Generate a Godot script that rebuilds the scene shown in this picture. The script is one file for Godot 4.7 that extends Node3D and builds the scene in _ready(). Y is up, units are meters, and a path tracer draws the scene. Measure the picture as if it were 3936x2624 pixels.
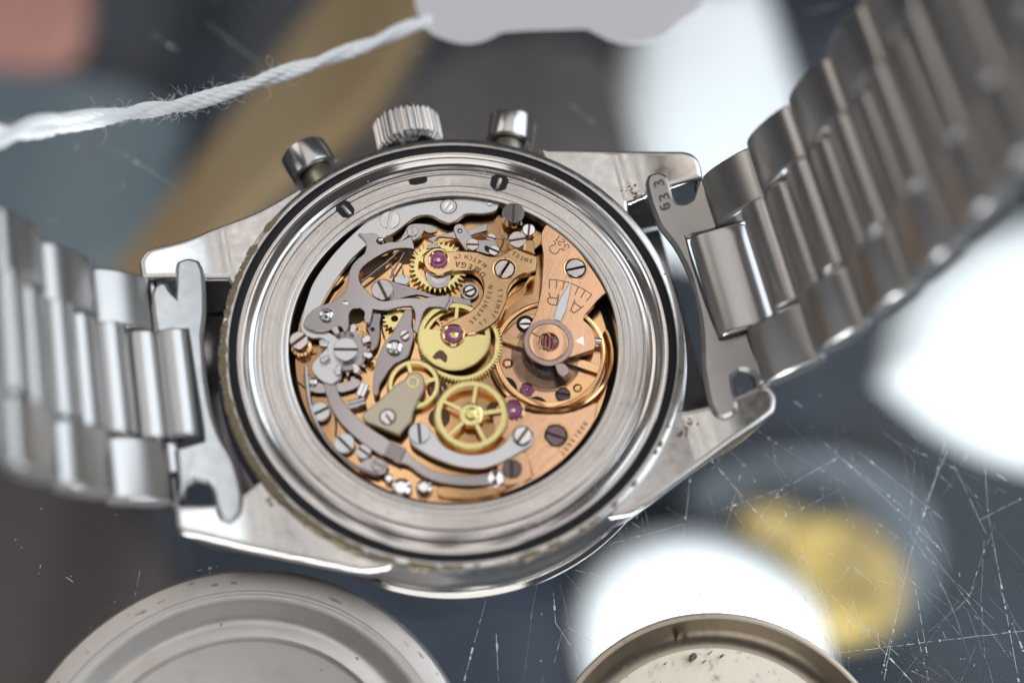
extends Node3D
# An open wristwatch lying face down on a glass counter, all lengths below in millimetres (MM turns them into metres).
const MM := 0.001
const EU := Vector3(0.958529, 0.000000, -0.284994)   # along the bracelet
const EV := Vector3(0.284994, 0.000000, 0.958529)   # from the crown side to the other side
const UP := Vector3(0, 1, 0)
var m := {}
var watch: Node3D
var rng := RandomNumberGenerator.new()


class Mb:   # collects triangles, in millimetres
	var v := PackedVector3Array()
	var n := PackedVector3Array()
	var t := PackedVector2Array()
	var turn := 0.0
	var round_lines := false   # grain in circles round centre
	var centre := Vector2.ZERO
	func uv(p: Vector3, q: Vector3) -> Vector2:
		if round_lines and absf(q.y) > 0.5:
			var d := Vector2(p.x, p.z) - centre
			return Vector2(d.angle() * 0.5, d.length() / 6.0)
		if absf(q.y) > 0.5:
			return Vector2(p.x, p.z).rotated(turn) / 6.0
		return Vector2(p.x + p.z, p.y) / 6.0
	func tri(a: Vector3, b: Vector3, c: Vector3, na: Vector3, nb: Vector3, nc: Vector3) -> void:
		if (b - a).cross(c - a).dot(na + nb + nc) > 0.0:
			var x := b; b = c; c = x
			x = nb; nb = nc; nc = x
		v.append(a); v.append(b); v.append(c)
		n.append(na); n.append(nb); n.append(nc)
		t.append(uv(a, na)); t.append(uv(b, nb)); t.append(uv(c, nc))
	func quad(a: Vector3, b: Vector3, c: Vector3, d: Vector3, na: Vector3, nb: Vector3, nc: Vector3, nd: Vector3) -> void:
		tri(a, b, c, na, nb, nc)
		tri(a, c, d, na, nc, nd)
	func flat_quad(a: Vector3, b: Vector3, c: Vector3, d: Vector3, nn: Vector3) -> void:
		quad(a, b, c, d, nn, nn, nn, nn)
	func mesh() -> ArrayMesh:
		var w := PackedVector3Array()
		w.resize(v.size())
		for i in v.size():
			w[i] = v[i] * MM
		var arr := []
		arr.resize(Mesh.ARRAY_MAX)
		arr[Mesh.ARRAY_VERTEX] = w
		arr[Mesh.ARRAY_NORMAL] = n
		arr[Mesh.ARRAY_TEX_UV] = t
		var am := ArrayMesh.new()
		am.add_surface_from_arrays(Mesh.PRIMITIVE_TRIANGLES, arr)
		return am


func _ready() -> void:
	rng.seed = 7
	set_view()
	make_materials()
	build_counter()
	build_below()
	build_watch()
	build_loose_parts()
	build_string()


# ---------------------------------------------------------------- camera, light
func set_view() -> void:
	m.lamp_housing = matte(Color(0.5, 0.5, 0.5), 0.5)
	var cam := Camera3D.new()
	cam.name = "camera"
	cam.transform = Transform3D(Basis(Vector3(0.996162, 0.035694, -0.079918), Vector3(-0.087476, 0.374600, -0.923051), Vector3(-0.003010, 0.926499, 0.376285)), Vector3(0.004348, 0.104235, 0.037374))
	cam.near = 0.01
	cam.far = 10.0
	var at := CameraAttributesPhysical.new()
	at.frustum_focal_length = 43.77
	at.frustum_focus_distance = 0.1035
	at.exposure_aperture = 8.8
	at.frustum_near = 0.01
	at.frustum_far = 10.0
	cam.attributes = at
	cam.fov = 30.6594
	add_child(cam)
	cam.current = true
	var e := Environment.new()
	e.background_mode = Environment.BG_COLOR
	e.background_color = Color(0.07, 0.067, 0.068).linear_to_srgb()
	e.tonemap_mode = Environment.TONE_MAPPER_LINEAR
	e.tonemap_exposure = 1.0
	e.sdfgi_enabled = true
	e.ssao_enabled = true
	e.ssil_enabled = true
	var w := WorldEnvironment.new()
	w.name = "surroundings"
	w.environment = e
	add_child(w)
	lamp("window_lamp", "large cool white light panel standing high to the right of the counter", Vector3(0.55, 0.52, -0.24), Vector2(0.85, 0.8), 0.58, Color(0.93, 0.97, 1.0))
	for k in 5:  # unseen strips, added to grade the reflections on the metal
		lamp("added_ceiling_lamp", ["added long ceiling light strip over the left end of the counter", "added long ceiling light strip between the left end and the middle of the counter", "added long ceiling light strip over the middle of the counter", "added long ceiling light strip between the middle and the right end of the counter", "added long ceiling light strip over the right end of the counter"][k],
			Vector3([-0.42, -0.255, -0.09, 0.075, 0.24][k], 0.98, -0.25), Vector2(0.09, 1.1), [0.34, 0.39, 0.38, 0.35, 0.28][k], Color(1.0, 0.975, 0.96), "added ceiling light strips over the counter")
	lamp("added_wall_lamp", "added warm white light panel hanging high to the left of the counter", Vector3(-0.6, 0.56, -0.36), Vector2(0.36, 0.36), 0.3, Color(1.0, 0.95, 0.9))  # put in to brighten the right lug and left levers
	lamp("added_front_lamp", "added low white light panel standing at the front of the counter", Vector3(0.06, 0.2, 0.6), Vector2(0.5, 0.2), 0.26, Color(1.0, 0.98, 0.95))  # added to light the near flank of case and bezel
	lamp("added_counter_lamp", "added small warm light panel standing to the left of the counter", Vector3(-0.6, 0.3, 0.15), Vector2(0.1, 0.3), 0.2, Color(1.0, 0.97, 0.94))  # added for edge highlights on the right bracelet


func lamp(called: String, label: String, at: Vector3, size: Vector2, energy: float, tint: Color, group := "") -> void:
	var o := thing(called, label, "lamp", group)
	if group:   # the added ceiling strips face straight down
		o.transform = Transform3D(Basis(Vector3(1, 0, 0), Vector3(0, 0, -1), Vector3(0, 1, 0)), at)
	else:
		o.transform = Transform3D(Basis.looking_at(Vector3(0, 0.01, 0) - at, UP), at)
	var s := Vector3(size.x, size.y, 0.02)
	var box := BoxMesh.new()
	box.size = s + Vector3(0.02, 0.02, 0)
	var h := MeshInstance3D.new()
	h.name = "housing"; h.mesh = box; h.material_override = m.lamp_housing
	h.position = Vector3(0, 0, 0.012)
	o.add_child(h, true)
	var pane := BoxMesh.new()
	pane.size = Vector3(size.x, size.y, 0.004)
	var d := MeshInstance3D.new()
	d.name = "diffuser"; d.mesh = pane
	var g := StandardMaterial3D.new()
	g.albedo_color = Color(0.9, 0.9, 0.9)
	g.emission_enabled = true
	g.emission = tint
	g.emission_energy_multiplier = 0.4
	d.material_override = g
	o.add_child(d, true)
	var a := AreaLight3D.new()
	a.name = "glow"
	a.area_size = size
	a.area_normalize_energy = false
	a.light_energy = energy
	a.light_color = tint
	a.shadow_enabled = true
	a.position = Vector3(0, 0, -0.006)
	o.add_child(a, true)


# ---------------------------------------------------------------- helpers
func thing(called: String, label: String, category: String, group := "") -> Node3D:
	var o := Node3D.new()
	o.name = called
	add_child(o, true)
	o.set_meta("label", label)
	o.set_meta("category", category)
	if group:
		o.set_meta("group", group)
	return o


func obj(called: String, mb: Mb, mat: String, parent: Node = null) -> MeshInstance3D:
	var o := MeshInstance3D.new()
	o.name = called
	o.mesh = mb.mesh()
	o.material_override = m[mat]
	(parent if parent else watch).add_child(o, true)
	return o


func V2(a: Array) -> PackedVector2Array:
	var p := PackedVector2Array()
	for i in range(0, a.size(), 2):
		p.append(Vector2(a[i], a[i + 1]))
	return p


func v3(p: Vector2, h: float) -> Vector3:
	return Vector3(p.x, h, p.y)


func arc(c: Vector2, r: float, a0: float, a1: float, k: int) -> PackedVector2Array:
	var p := PackedVector2Array()
	for i in k + 1:
		p.append(c + Vector2.from_angle(lerpf(a0, a1, float(i) / k)) * r)
	return p


func ring(c: Vector2, r: float, k := 40) -> PackedVector2Array:
	var p := arc(c, r, 0.0, TAU, k)
	p.remove_at(k)
	return p


func smooth(p: PackedVector2Array, sub := 4, corner := 0.85) -> PackedVector2Array:   # a curve through the points that keeps sharp corners
	var k := p.size()
	var out := PackedVector2Array()
	for i in k:
		var a := p[i]
		var b := p[(i + 1) % k]
		var l := a.distance_to(b)
		var ta := (b - a).normalized()
		var tb := ta
		var pa := (a - p[(i - 1 + k) % k]).normalized()
		var nb := (p[(i + 2) % k] - b).normalized()
		if absf(pa.angle_to(ta)) < corner:
			ta = (b - p[(i - 1 + k) % k]).normalized()
		if absf(tb.angle_to(nb)) < corner:
			tb = (p[(i + 2) % k] - a).normalized()
		for j in sub:
			var s := float(j) / sub
			var s2 := s * s
			var s3 := s2 * s
			out.append(a * (2 * s3 - 3 * s2 + 1) + ta * l * (s3 - 2 * s2 + s) + b * (3 * s2 - 2 * s3) + tb * l * (s3 - s2))
	return out


func ccw(p: PackedVector2Array) -> PackedVector2Array:
	var s := 0.0
	for i in p.size():
		s += p[i].cross(p[(i + 1) % p.size()])
	if s < 0.0:
		p = p.duplicate()
		p.reverse()
	return p


func inset(p: PackedVector2Array, d: float) -> PackedVector2Array:
	var k := p.size()
	var q := PackedVector2Array()
	for i in k:
		var e0 := (p[i] - p[(i - 1 + k) % k]).normalized()
		var e1 := (p[(i + 1) % k] - p[i]).normalized()
		var n0 := Vector2(e0.y, -e0.x)
		var n1 := Vector2(e1.y, -e1.x)
		var mid := (n0 + n1)
		mid = mid.normalized() if mid.length() > 0.1 else n0
		q.append(p[i] - mid * d / maxf(mid.dot(n0), 0.5))
	return q


func clean(p: PackedVector2Array) -> PackedVector2Array:
	var q := PackedVector2Array()
	for i in p.size():
		if q.is_empty() or q[q.size() - 1].distance_to(p[i]) > 0.004:
			q.append(p[i])
	if q.size() > 2 and q[0].distance_to(q[q.size() - 1]) < 0.004:
		q.remove_at(q.size() - 1)
	return q


func prism(mb: Mb, p0: PackedVector2Array, h0: float, h1: float, bev := 0.03) -> void:   # an upright plate with that outline and a chamfered upper edge
	var p := ccw(clean(p0))
	var k := p.size()
	var q := inset(p, bev) if bev > 0.0 else p
	var idx := Geometry2D.triangulate_polygon(q)
	if idx.is_empty():
		idx = Geometry2D.triangulate_polygon(p)
	if idx.is_empty():
		print("no cap: ", k, " ", p[0])
	for i in range(0, idx.size(), 3):
		mb.tri(v3(q[idx[i]], h1), v3(q[idx[i + 1]], h1), v3(q[idx[i + 2]], h1), UP, UP, UP)
		mb.tri(v3(p[idx[i]], h0), v3(p[idx[i + 1]], h0), v3(p[idx[i + 2]], h0), -UP, -UP, -UP)
	var hb := h1 - bev
	for i in k:
		var j := (i + 1) % k
		var e := (p[j] - p[i]).normalized()
		var n := Vector2(e.y, -e.x)
		var ep := (p[i] - p[(i - 1 + k) % k]).normalized()
		var en := (p[(j + 1) % k] - p[j]).normalized()
		var na := n
		var nb := n
		if absf(ep.angle_to(e)) < 0.7:
			na = (n + Vector2(ep.y, -ep.x)).normalized()
		if absf(e.angle_to(en)) < 0.7:
			nb = (n + Vector2(en.y, -en.x)).normalized()
		var a3 := v3(na, 0)
		var b3 := v3(nb, 0)
		mb.quad(v3(p[i], h0), v3(p[j], h0), v3(p[j], hb), v3(p[i], hb), a3, b3, b3, a3)
		if bev > 0.0:
			a3 = (a3 + UP).normalized()
			b3 = (b3 + UP).normalized()
			mb.quad(v3(p[i], hb), v3(p[j], hb), v3(q[j], h1), v3(q[i], h1), a3, b3, b3, a3)


func plate(called: String, pts: Array, h1: float, thick: float, mat: String, sub := 4, bev := 0.04, turn := 0.0, parent: Node = null) -> MeshInstance3D:
	var mb := Mb.new()
	mb.turn = turn
	var p := V2(pts)
	prism(mb, smooth(p, sub) if sub > 1 else p, h1 - thick, h1, bev)
	if thick > 0.15 and not mat.contains("gold"):
		lean(mb, 0.022)
	return obj(called, mb, mat, parent)


func lean(mb: Mb, most: float) -> void:   # no two parts lie quite level
	var c := Vector3.ZERO
	for q in mb.v: c += q
	c /= mb.v.size()
	var reach := 0.1
	for q in mb.v: reach = maxf(reach, c.distance_to(q))
	most = minf(most, 0.07 / reach)
	var g := Vector3(rng.randf_range(-most, most), 0, rng.randf_range(-most, most))
	for i in mb.v.size():
		mb.v[i].y += (mb.v[i] - c).dot(g)
		mb.n[i] = (mb.n[i] - g * mb.n[i].y).normalized()


func lathe(mb: Mb, o: Vector3, ax: Vector3, prof: Array, seg := 48, a0 := 0.0, a1 := TAU, sharp := 0.6) -> void:   # prof: r, height, r, height ... turned round ax through o
	var ex := ax.cross(Vector3(0.31, 0.2, 0.93)).normalized() if absf(ax.y) < 0.9 else Vector3(1, 0, 0)
	var ez := ex.cross(ax).normalized()
	if ax.y > 0.9:
		ez = Vector3(0, 0, 1)
	var p := V2(prof)
	var nn := []
	for i in p.size() - 1:
		var d := (p[i + 1] - p[i]).normalized()
		nn.append(Vector2(d.y, -d.x))
	for i in p.size() - 1:
		var na: Vector2 = nn[i]
		var nb: Vector2 = nn[i]
		if i > 0 and absf(nn[i - 1].angle_to(nn[i])) < sharp:
			na = (nn[i - 1] + nn[i]).normalized()
		if i < p.size() - 2 and absf(nn[i + 1].angle_to(nn[i])) < sharp:
			nb = (nn[i + 1] + nn[i]).normalized()
		for s in seg:
			var u0 := lerpf(a0, a1, float(s) / seg)
			var u1 := lerpf(a0, a1, float(s + 1) / seg)
			var d0 := ex * cos(u0) + ez * sin(u0)
			var d1 := ex * cos(u1) + ez * sin(u1)
			var A := o + d0 * p[i].x + ax * p[i].y
			var B := o + d1 * p[i].x + ax * p[i].y
			var C := o + d1 * p[i + 1].x + ax * p[i + 1].y
			var D := o + d0 * p[i + 1].x + ax * p[i + 1].y
			mb.quad(A, B, C, D, d0 * na.x + ax * na.y, d1 * na.x + ax * na.y, d1 * nb.x + ax * nb.y, d0 * nb.x + ax * nb.y)


func turned(called: String, c: Vector2, h: float, prof: Array, mat: String, seg := 48, parent: Node = null) -> MeshInstance3D:
	var mb := Mb.new()
	lathe(mb, v3(c, h), UP, prof, seg)
	return obj(called, mb, mat, parent)


func tooled(prof: Array, step: float, rough: float) -> Array:   # a lathe profile with fine turning marks on its long flats
	var out := []
	var p := V2(prof)
	for i in p.size() - 1:
		var k := int(p[i].distance_to(p[i + 1]) / step)
		out.append(p[i].x); out.append(p[i].y)
		if absf(p[i].y - p[i + 1].y) < 0.6 * absf(p[i].x - p[i + 1].x):
			for j in range(1, k):
				var q := p[i].lerp(p[i + 1], float(j) / k)
				out.append(q.x); out.append(q.y + rng.randf_range(-rough, rough))
	out.append(p[p.size() - 1].x); out.append(p[p.size() - 1].y)
	return out


func tube(mb: Mb, pts: PackedVector3Array, r: float, seg := 6, taper := 0.0) -> void:
	var last := []
	for i in pts.size():
		var d := (pts[mini(i + 1, pts.size() - 1)] - pts[maxi(i - 1, 0)]).normalized()
		var a := d.cross(UP if absf(d.y) < 0.95 else Vector3(1, 0, 0)).normalized()
		var b := a.cross(d)
		var rr := r * (1.0 - taper * float(i) / pts.size())
		var now := []
		for s in seg:
			var w := TAU * s / seg
			var q := a * cos(w) + b * sin(w)
			now.append([pts[i] + q * rr, q])
		if i > 0:
			for s in seg:
				var z := (s + 1) % seg
				mb.quad(last[s][0], last[z][0], now[z][0], now[s][0], last[s][1], last[z][1], now[z][1], now[s][1])
		last = now


func screw(c: Vector2, h: float, r: float, ang: float, mat := "screw_steel", thick := 0.5, parent: Node = null) -> MeshInstance3D:   # a slotted screw head
	var mb := Mb.new()
	mb.turn = ang + 0.6
	var half := r * 0.115
	var w := asin(half / r)
	for s in [0.0, PI]:
		prism(mb, arc(c, r, ang + s + w, ang + s + PI - w, 22), h - 0.16, h, minf(0.05, r * 0.12))
	prism(mb, ring(c, r * 0.985, 32), h - thick, h - 0.159, 0.0)
	lean(mb, 0.035)
	var o := obj("screw", mb, mat, parent)
	var d := Vector2.from_angle(ang)
	var x := d.orthogonal() * half * 0.98
	d *= r * 0.97
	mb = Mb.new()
	prism(mb, PackedVector2Array([c - d - x, c + d - x, c + d + x, c - d + x]), h - 0.155, h - 0.12, 0.0)  # dark strip on the slot floor, painting the shade inside
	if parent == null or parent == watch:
		obj("slot_shade", mb, "slot_shade_metal", o)
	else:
		obj("slot_shade", mb, "slot_shade_metal", parent)
	return o


func pin(c: Vector2, h: float, r: float, mat := "polished_steel", thick := 0.6, parent: Node = null) -> MeshInstance3D:   # a round-topped post
	return turned("pin", c, h, [r, -thick, r, -r * 0.45, r * 0.92, -r * 0.25, r * 0.7, -r * 0.09, r * 0.4, -r * 0.02, 0, 0], mat, 24, parent)


func gear(c: Vector2, rt: float, rr: float, rin: float, teeth: int, h0: float, h1: float, mat: String, spokes := 0, hub := 0.0, phase := 0.0, spoke_w := 0.3) -> MeshInstance3D:
	var mb := Mb.new()
	mb.round_lines = true
	mb.centre = c
	var per := 8
	var k := teeth * per
	var radii := [rr, rr, lerpf(rr, rt, 0.55), rt, rt, lerpf(rr, rt, 0.55), rr, rr]
	var offs := [0.0, 0.2, 0.3, 0.42, 0.58, 0.7, 0.8, 0.95]
	var po := PackedVector2Array()
	var pi := PackedVector2Array()
	for i in k:
		var a: float = phase + TAU * (float(i / per) + offs[i % per]) / teeth
		po.append(c + Vector2.from_angle(a) * radii[i % per])
		pi.append(c + Vector2.from_angle(a) * rin)
	var b := minf(0.03, rr * 0.02)
	var qo := inset(po, b)
	for i in k:
		var j := (i + 1) % k
		if rin > 0.01:
			mb.flat_quad(v3(qo[i], h1), v3(qo[j], h1), v3(pi[j], h1), v3(pi[i], h1), UP)
			var n0 := v3((c - pi[i]).normalized(), 0)
			var n1 := v3((c - pi[j]).normalized(), 0)
			mb.quad(v3(pi[i], h0), v3(pi[j], h0), v3(pi[j], h1), v3(pi[i], h1), n0, n1, n1, n0)
			mb.flat_quad(v3(po[i], h0), v3(po[j], h0), v3(pi[j], h0), v3(pi[i], h0), -UP)
		else:
			mb.tri(v3(qo[i], h1), v3(qo[j], h1), v3(c, h1), UP, UP, UP)
		var e := (po[j] - po[i]).normalized()
		var n := v3(Vector2(e.y, -e.x), 0)
		mb.flat_quad(v3(po[i], h0), v3(po[j], h0), v3(po[j], h1 - b), v3(po[i], h1 - b), n)
		var nu := (n + UP).normalized()
		mb.flat_quad(v3(po[i], h1 - b), v3(po[j], h1 - b), v3(qo[j], h1), v3(qo[i], h1), nu)
	var o := obj("gear", mb, mat)
	for s in spokes:
		var d := Vector2.from_angle(phase + TAU * s / spokes)
		var x := d.orthogonal() * spoke_w * 0.5
		var sp := Mb.new()
		prism(sp, PackedVector2Array([c + d * (hub * 0.9) + x * 1.25, c + d * (rin + 0.02) + x, c + d * (rin + 0.02) - x, c + d * (hub * 0.9) - x * 1.25]), h0 + 0.01, h1 - 0.012, 0.02)
		obj("spoke", sp, mat, o)
	if hub > 0.0:
		var hb := Mb.new()
		lathe(hb, v3(c, h1), UP, [hub, -0.3, hub, 0.02, hub * 0.93, 0.05, hub * 0.55, 0.06, hub * 0.5, 0.3, hub * 0.42, 0.34, hub * 0.2, 0.35, hub * 0.18, 0.42, 0, 0.45], 28)
		obj("hub", hb, mat, o)
	return o


func jewel(c: Vector2, h: float, r: float, parent: Node) -> void:   # a ruby in its polished gold seat
	turned("jewel_seat", c, h, [r * 1.3, -0.01, r * 1.27, 0.035, r * 1.2, 0.045, r * 1.02, -0.02], "polished_gold", 40, parent)
	var j := turned("jewel", c, h, [r * 1.03, -0.02, r * 0.97, 0.03, r * 0.62, 0.035, r * 0.5, 0.02, r * 0.3, -0.015, r * 0.12, -0.03, 0, -0.03], "ruby", 36, parent)
	turned("pivot", c, h, [r * 0.1, -0.05, r * 0.09, 0.02, 0, 0.03], "polished_steel", 14, j)


func countersink(c: Vector2, h: float, r: float, parent: Node, mat := "polished_gold") -> void:   # chamfered rim, and a black ring painting the shade round a sunk screw
	turned("screw_seat", c, h, [r * 1.3, 0.004, r * 1.27, 0.03, r * 1.2, 0.032, r * 1.1, 0.006], mat, 40, parent)
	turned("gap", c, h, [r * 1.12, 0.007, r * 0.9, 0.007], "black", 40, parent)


func stroke(mb: Mb, pts: PackedVector2Array, w: float, h: float) -> void:   # a cut line
	var k := pts.size()
	var l := PackedVector2Array()
	var r := PackedVector2Array()
	for i in k:
		var e0 := (pts[i] - pts[maxi(i - 1, 0)]).normalized()
		var e1 := (pts[mini(i + 1, k - 1)] - pts[i]).normalized()
		if i == 0: e0 = e1
		if i == k - 1: e1 = e0
		var mid := (e0 + e1).normalized().orthogonal()
		var d := w * 0.5 / maxf(mid.dot(e0.orthogonal()), 0.5)
		l.append(pts[i] + mid * d)
		r.append(pts[i] - mid * d)
	for i in k - 1:
		mb.flat_quad(v3(l[i], h), v3(l[i + 1], h), v3(r[i + 1], h), v3(r[i], h), UP)


var font_cache := {}
func glyph(mb: Mb, ch: String, at: Vector2, dir: Vector2, size: float, h: float, wide := 1.0) -> void:
	if not font_cache.has(ch):
		var f := SystemFont.new()
		f.font_names = PackedStringArray(["Droid Sans"])
		f.font_weight = 700
		var tm := TextMesh.new()
		tm.font = f; tm.text = ch; tm.font_size = 64; tm.pixel_size = 0.01; tm.depth = 0.0; tm.curve_step = 6.0
		font_cache[ch] = [tm.surface_get_arrays(0), tm.get_aabb()]
	var arr: Array = font_cache[ch][0]
	var bb: AABB = font_cache[ch][1]
	var mid := bb.get_center()
	dir = dir.normalized()
	var up := Vector2(dir.y, -dir.x)
	var s := size / 0.47
	var vs: PackedVector3Array = arr[Mesh.ARRAY_VERTEX]
	var ids: PackedInt32Array = arr[Mesh.ARRAY_INDEX] if arr[Mesh.ARRAY_INDEX] != null else PackedInt32Array(range(vs.size()))
	var ns: PackedVector3Array = arr[Mesh.ARRAY_NORMAL]
	for i in range(0, ids.size(), 3):
		if ns[ids[i]].z < 0.5:
			continue
		var q := []
		for k in 3:
			var p := vs[ids[i + k]] - mid
			q.append(v3(at + dir * p.x * s * wide + up * p.y * s, h))
		mb.tri(q[0], q[1], q[2], UP, UP, UP)


func letters(text: String, spots: Array, size: float, h: float, parent: Node, bend := 0.0) -> void:   # engraved letters, one at each spot, each facing along the line
	var p := V2(spots)
	var mb := Mb.new()
	for i in p.size():
		var d := p[mini(i + 1, p.size() - 1)] - p[maxi(i - 1, 0)]
		glyph(mb, text[i], p[i], d.rotated(bend), size, h + 0.006)
	obj("lettering", mb, "engraving", parent)


func at_uvh(u: float, h: float, v: float) -> Vector3:
	return EU * u + UP * h + EV * v


func bar(mb: Mb, prof: PackedVector2Array, u: float, h: float, ang: float, v0: float, v1: float, bev := 0.25) -> void:   # a bar across the bracelet: prof (along, outwards) turned by ang in the u-h plane
	var k := prof.size()
	prof = ccw(prof)
	var ring_at := func(v: float, d: float) -> Array:
		var out := []
		for i in k:
			var p := prof[i]
			var l := p.length()
			p = p * ((l - d) / l)
			p = p.rotated(ang)
			out.append(at_uvh(u + p.x, h + p.y, v))
		return out
	var rings := [ring_at.call(v0, bev), ring_at.call(v0 + bev * 0.3, bev * 0.3), ring_at.call(v0 + bev, 0.0), ring_at.call(v1 - bev, 0.0), ring_at.call(v1 - bev * 0.3, bev * 0.3), ring_at.call(v1, bev)]
	var nrm := []
	for i in k:
		var e := prof[(i + 1) % k] - prof[(i - 1 + k) % k]
		var q := Vector2(e.y, -e.x).normalized().rotated(ang)
		nrm.append(EU * q.x + UP * q.y)
	for r in 5:
		var w := [-0.85, -0.45, 0.0, 0.0, 0.45, 0.85]
		for i in k:
			var j := (i + 1) % k
			var n0: Vector3 = (nrm[i] + EV * w[r] * 1.2).normalized()
			var n1: Vector3 = (nrm[j] + EV * w[r] * 1.2).normalized()
			var n2: Vector3 = (nrm[j] + EV * w[r + 1] * 1.2).normalized()
			var n3: Vector3 = (nrm[i] + EV * w[r + 1] * 1.2).normalized()
			mb.quad(rings[r][i], rings[r][j], rings[r + 1][j], rings[r + 1][i], n0, n1, n2, n3)
	for side in [0, 5]:
		var c := at_uvh(u, h, v0 if side == 0 else v1)
		var n := -EV if side == 0 else EV
		for i in k:
			mb.tri(c, rings[side][i], rings[side][(i + 1) % k], n, n, n)


func lens(half: float, up: float, down: float, k := 9) -> PackedVector2Array:   # a link's cross-section, rounded at the ends
	var p := PackedVector2Array()
	for i in k:
		var a := PI * (i + 0.5) / k
		p.append(Vector2(cos(a) * half, up * pow(sin(a), 0.75)))
	for i in k:
		var a := PI + PI * (i + 0.5) / k
		p.append(Vector2(cos(a) * half, -down * pow(-sin(a), 0.75)))
	return p


# ---------------------------------------------------------------- materials
func noise_tex(freq: float, lo: float, hi: float, sd: int, size := 256, oct := 4) -> NoiseTexture2D:
	var n := FastNoiseLite.new()
	n.seed = sd
	n.frequency = freq
	n.fractal_octaves = oct
	var t := NoiseTexture2D.new()
	t.width = size; t.height = size
	t.seamless = true
	t.noise = n
	var g := Gradient.new()
	g.set_color(0, Color(lo, lo, lo)); g.set_color(1, Color(hi, hi, hi))
	t.color_ramp = g
	return t


func brush_tex(sd: int, lo: float, hi: float, soft: float, thick := 4) -> ImageTexture:   # fine parallel lines of uneven depth and length
	var r := RandomNumberGenerator.new()
	r.seed = sd
	var size := 256
	var im := Image.create(size, size, false, Image.FORMAT_L8)
	var y := 0
	while y < size:
		var base := r.randf()
		var x := 0
		var tall := r.randi_range(1, thick)
		while x < size:
			var run := r.randi_range(30, 200)
			var g := clampf(lerpf(base, r.randf(), soft), 0.0, 1.0)
			im.fill_rect(Rect2i(x, y, mini(run, size - x), mini(tall, size - y)), Color.from_hsv(0, 0, lerpf(lo, hi, g)))
			x += run
		y += tall
	return ImageTexture.create_from_image(im)


func metal(lin: Color, rough: float) -> StandardMaterial3D:
	var s := StandardMaterial3D.new()
	s.albedo_color = lin.linear_to_srgb()
	s.metallic = 1.0
	s.roughness = rough
	return s


func brushed(lin: Color, rough: float, depth: float, tex: Texture2D) -> StandardMaterial3D:
	var s := metal(lin, rough)
	s.heightmap_enabled = true
	s.heightmap_texture = tex
	s.heightmap_scale = depth
	return s


func worn(lin: Color, rough_lo: float, rough_hi: float, sc: float, sd: int, spots: Color) -> StandardMaterial3D:
	var s := StandardMaterial3D.new()
	s.metallic = 1.0
	s.roughness = 1.0
	s.albedo_color = Color.WHITE
	var n := FastNoiseLite.new()
	n.seed = sd; n.frequency = 0.02; n.fractal_octaves = 5
	var t := NoiseTexture2D.new()
	t.width = 256; t.height = 256; t.seamless = true; t.noise = n
	var g := Gradient.new()
	g.offsets = PackedFloat32Array([0.0, 0.2, 0.36, 1.0])
	g.colors = PackedColorArray([spots.linear_to_srgb(), (lin * 0.95).linear_to_srgb(), lin.linear_to_srgb(), (lin * 1.03).linear_to_srgb()])
	t.color_ramp = g
	s.albedo_texture = t
	s.roughness_texture = noise_tex(0.05, rough_lo, rough_hi, sd + 5)
	s.roughness_texture_channel = BaseMaterial3D.TEXTURE_CHANNEL_RED
	s.uv1_triplanar = true
	s.uv1_world_triplanar = true
	s.uv1_scale = Vector3.ONE * sc
	return s


func matte(lin: Color, rough: float) -> StandardMaterial3D:
	var s := StandardMaterial3D.new()
	s.albedo_color = lin.linear_to_srgb()
	s.roughness = rough
	s.heightmap_enabled = true
	s.heightmap_texture = scuffs
	s.heightmap_scale = 0.00016
	return s


var scuffs: ImageTexture
func scuff_tex() -> ImageTexture:   # fine random hairline scratches and small dings
	var r := RandomNumberGenerator.new()
	r.seed = 77
	var size := 512
	var im := Image.create(size, size, false, Image.FORMAT_L8)
	im.fill(Color(0.6, 0.6, 0.6))
	for i in 700:
		var p := Vector2(r.randf() * size, r.randf() * size)
		var a := r.randf() * TAU if r.randf() < 0.5 else r.randf_range(0.2, 0.7)
		var d := Vector2.from_angle(a)
		var g := r.randf_range(0.15, 1.0)
		for k in int(8 + 90 * pow(r.randf(), 2.0)):
			var q := p + d * k
			im.set_pixel(posmod(int(q.x), size), posmod(int(q.y), size), Color(g, g, g))
	for i in 160:
		im.fill_rect(Rect2i(r.randi_range(0, size - 4), r.randi_range(0, size - 4), r.randi_range(1, 3), r.randi_range(1, 3)), Color(0.1, 0.1, 0.1))
	return ImageTexture.create_from_image(im)


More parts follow.
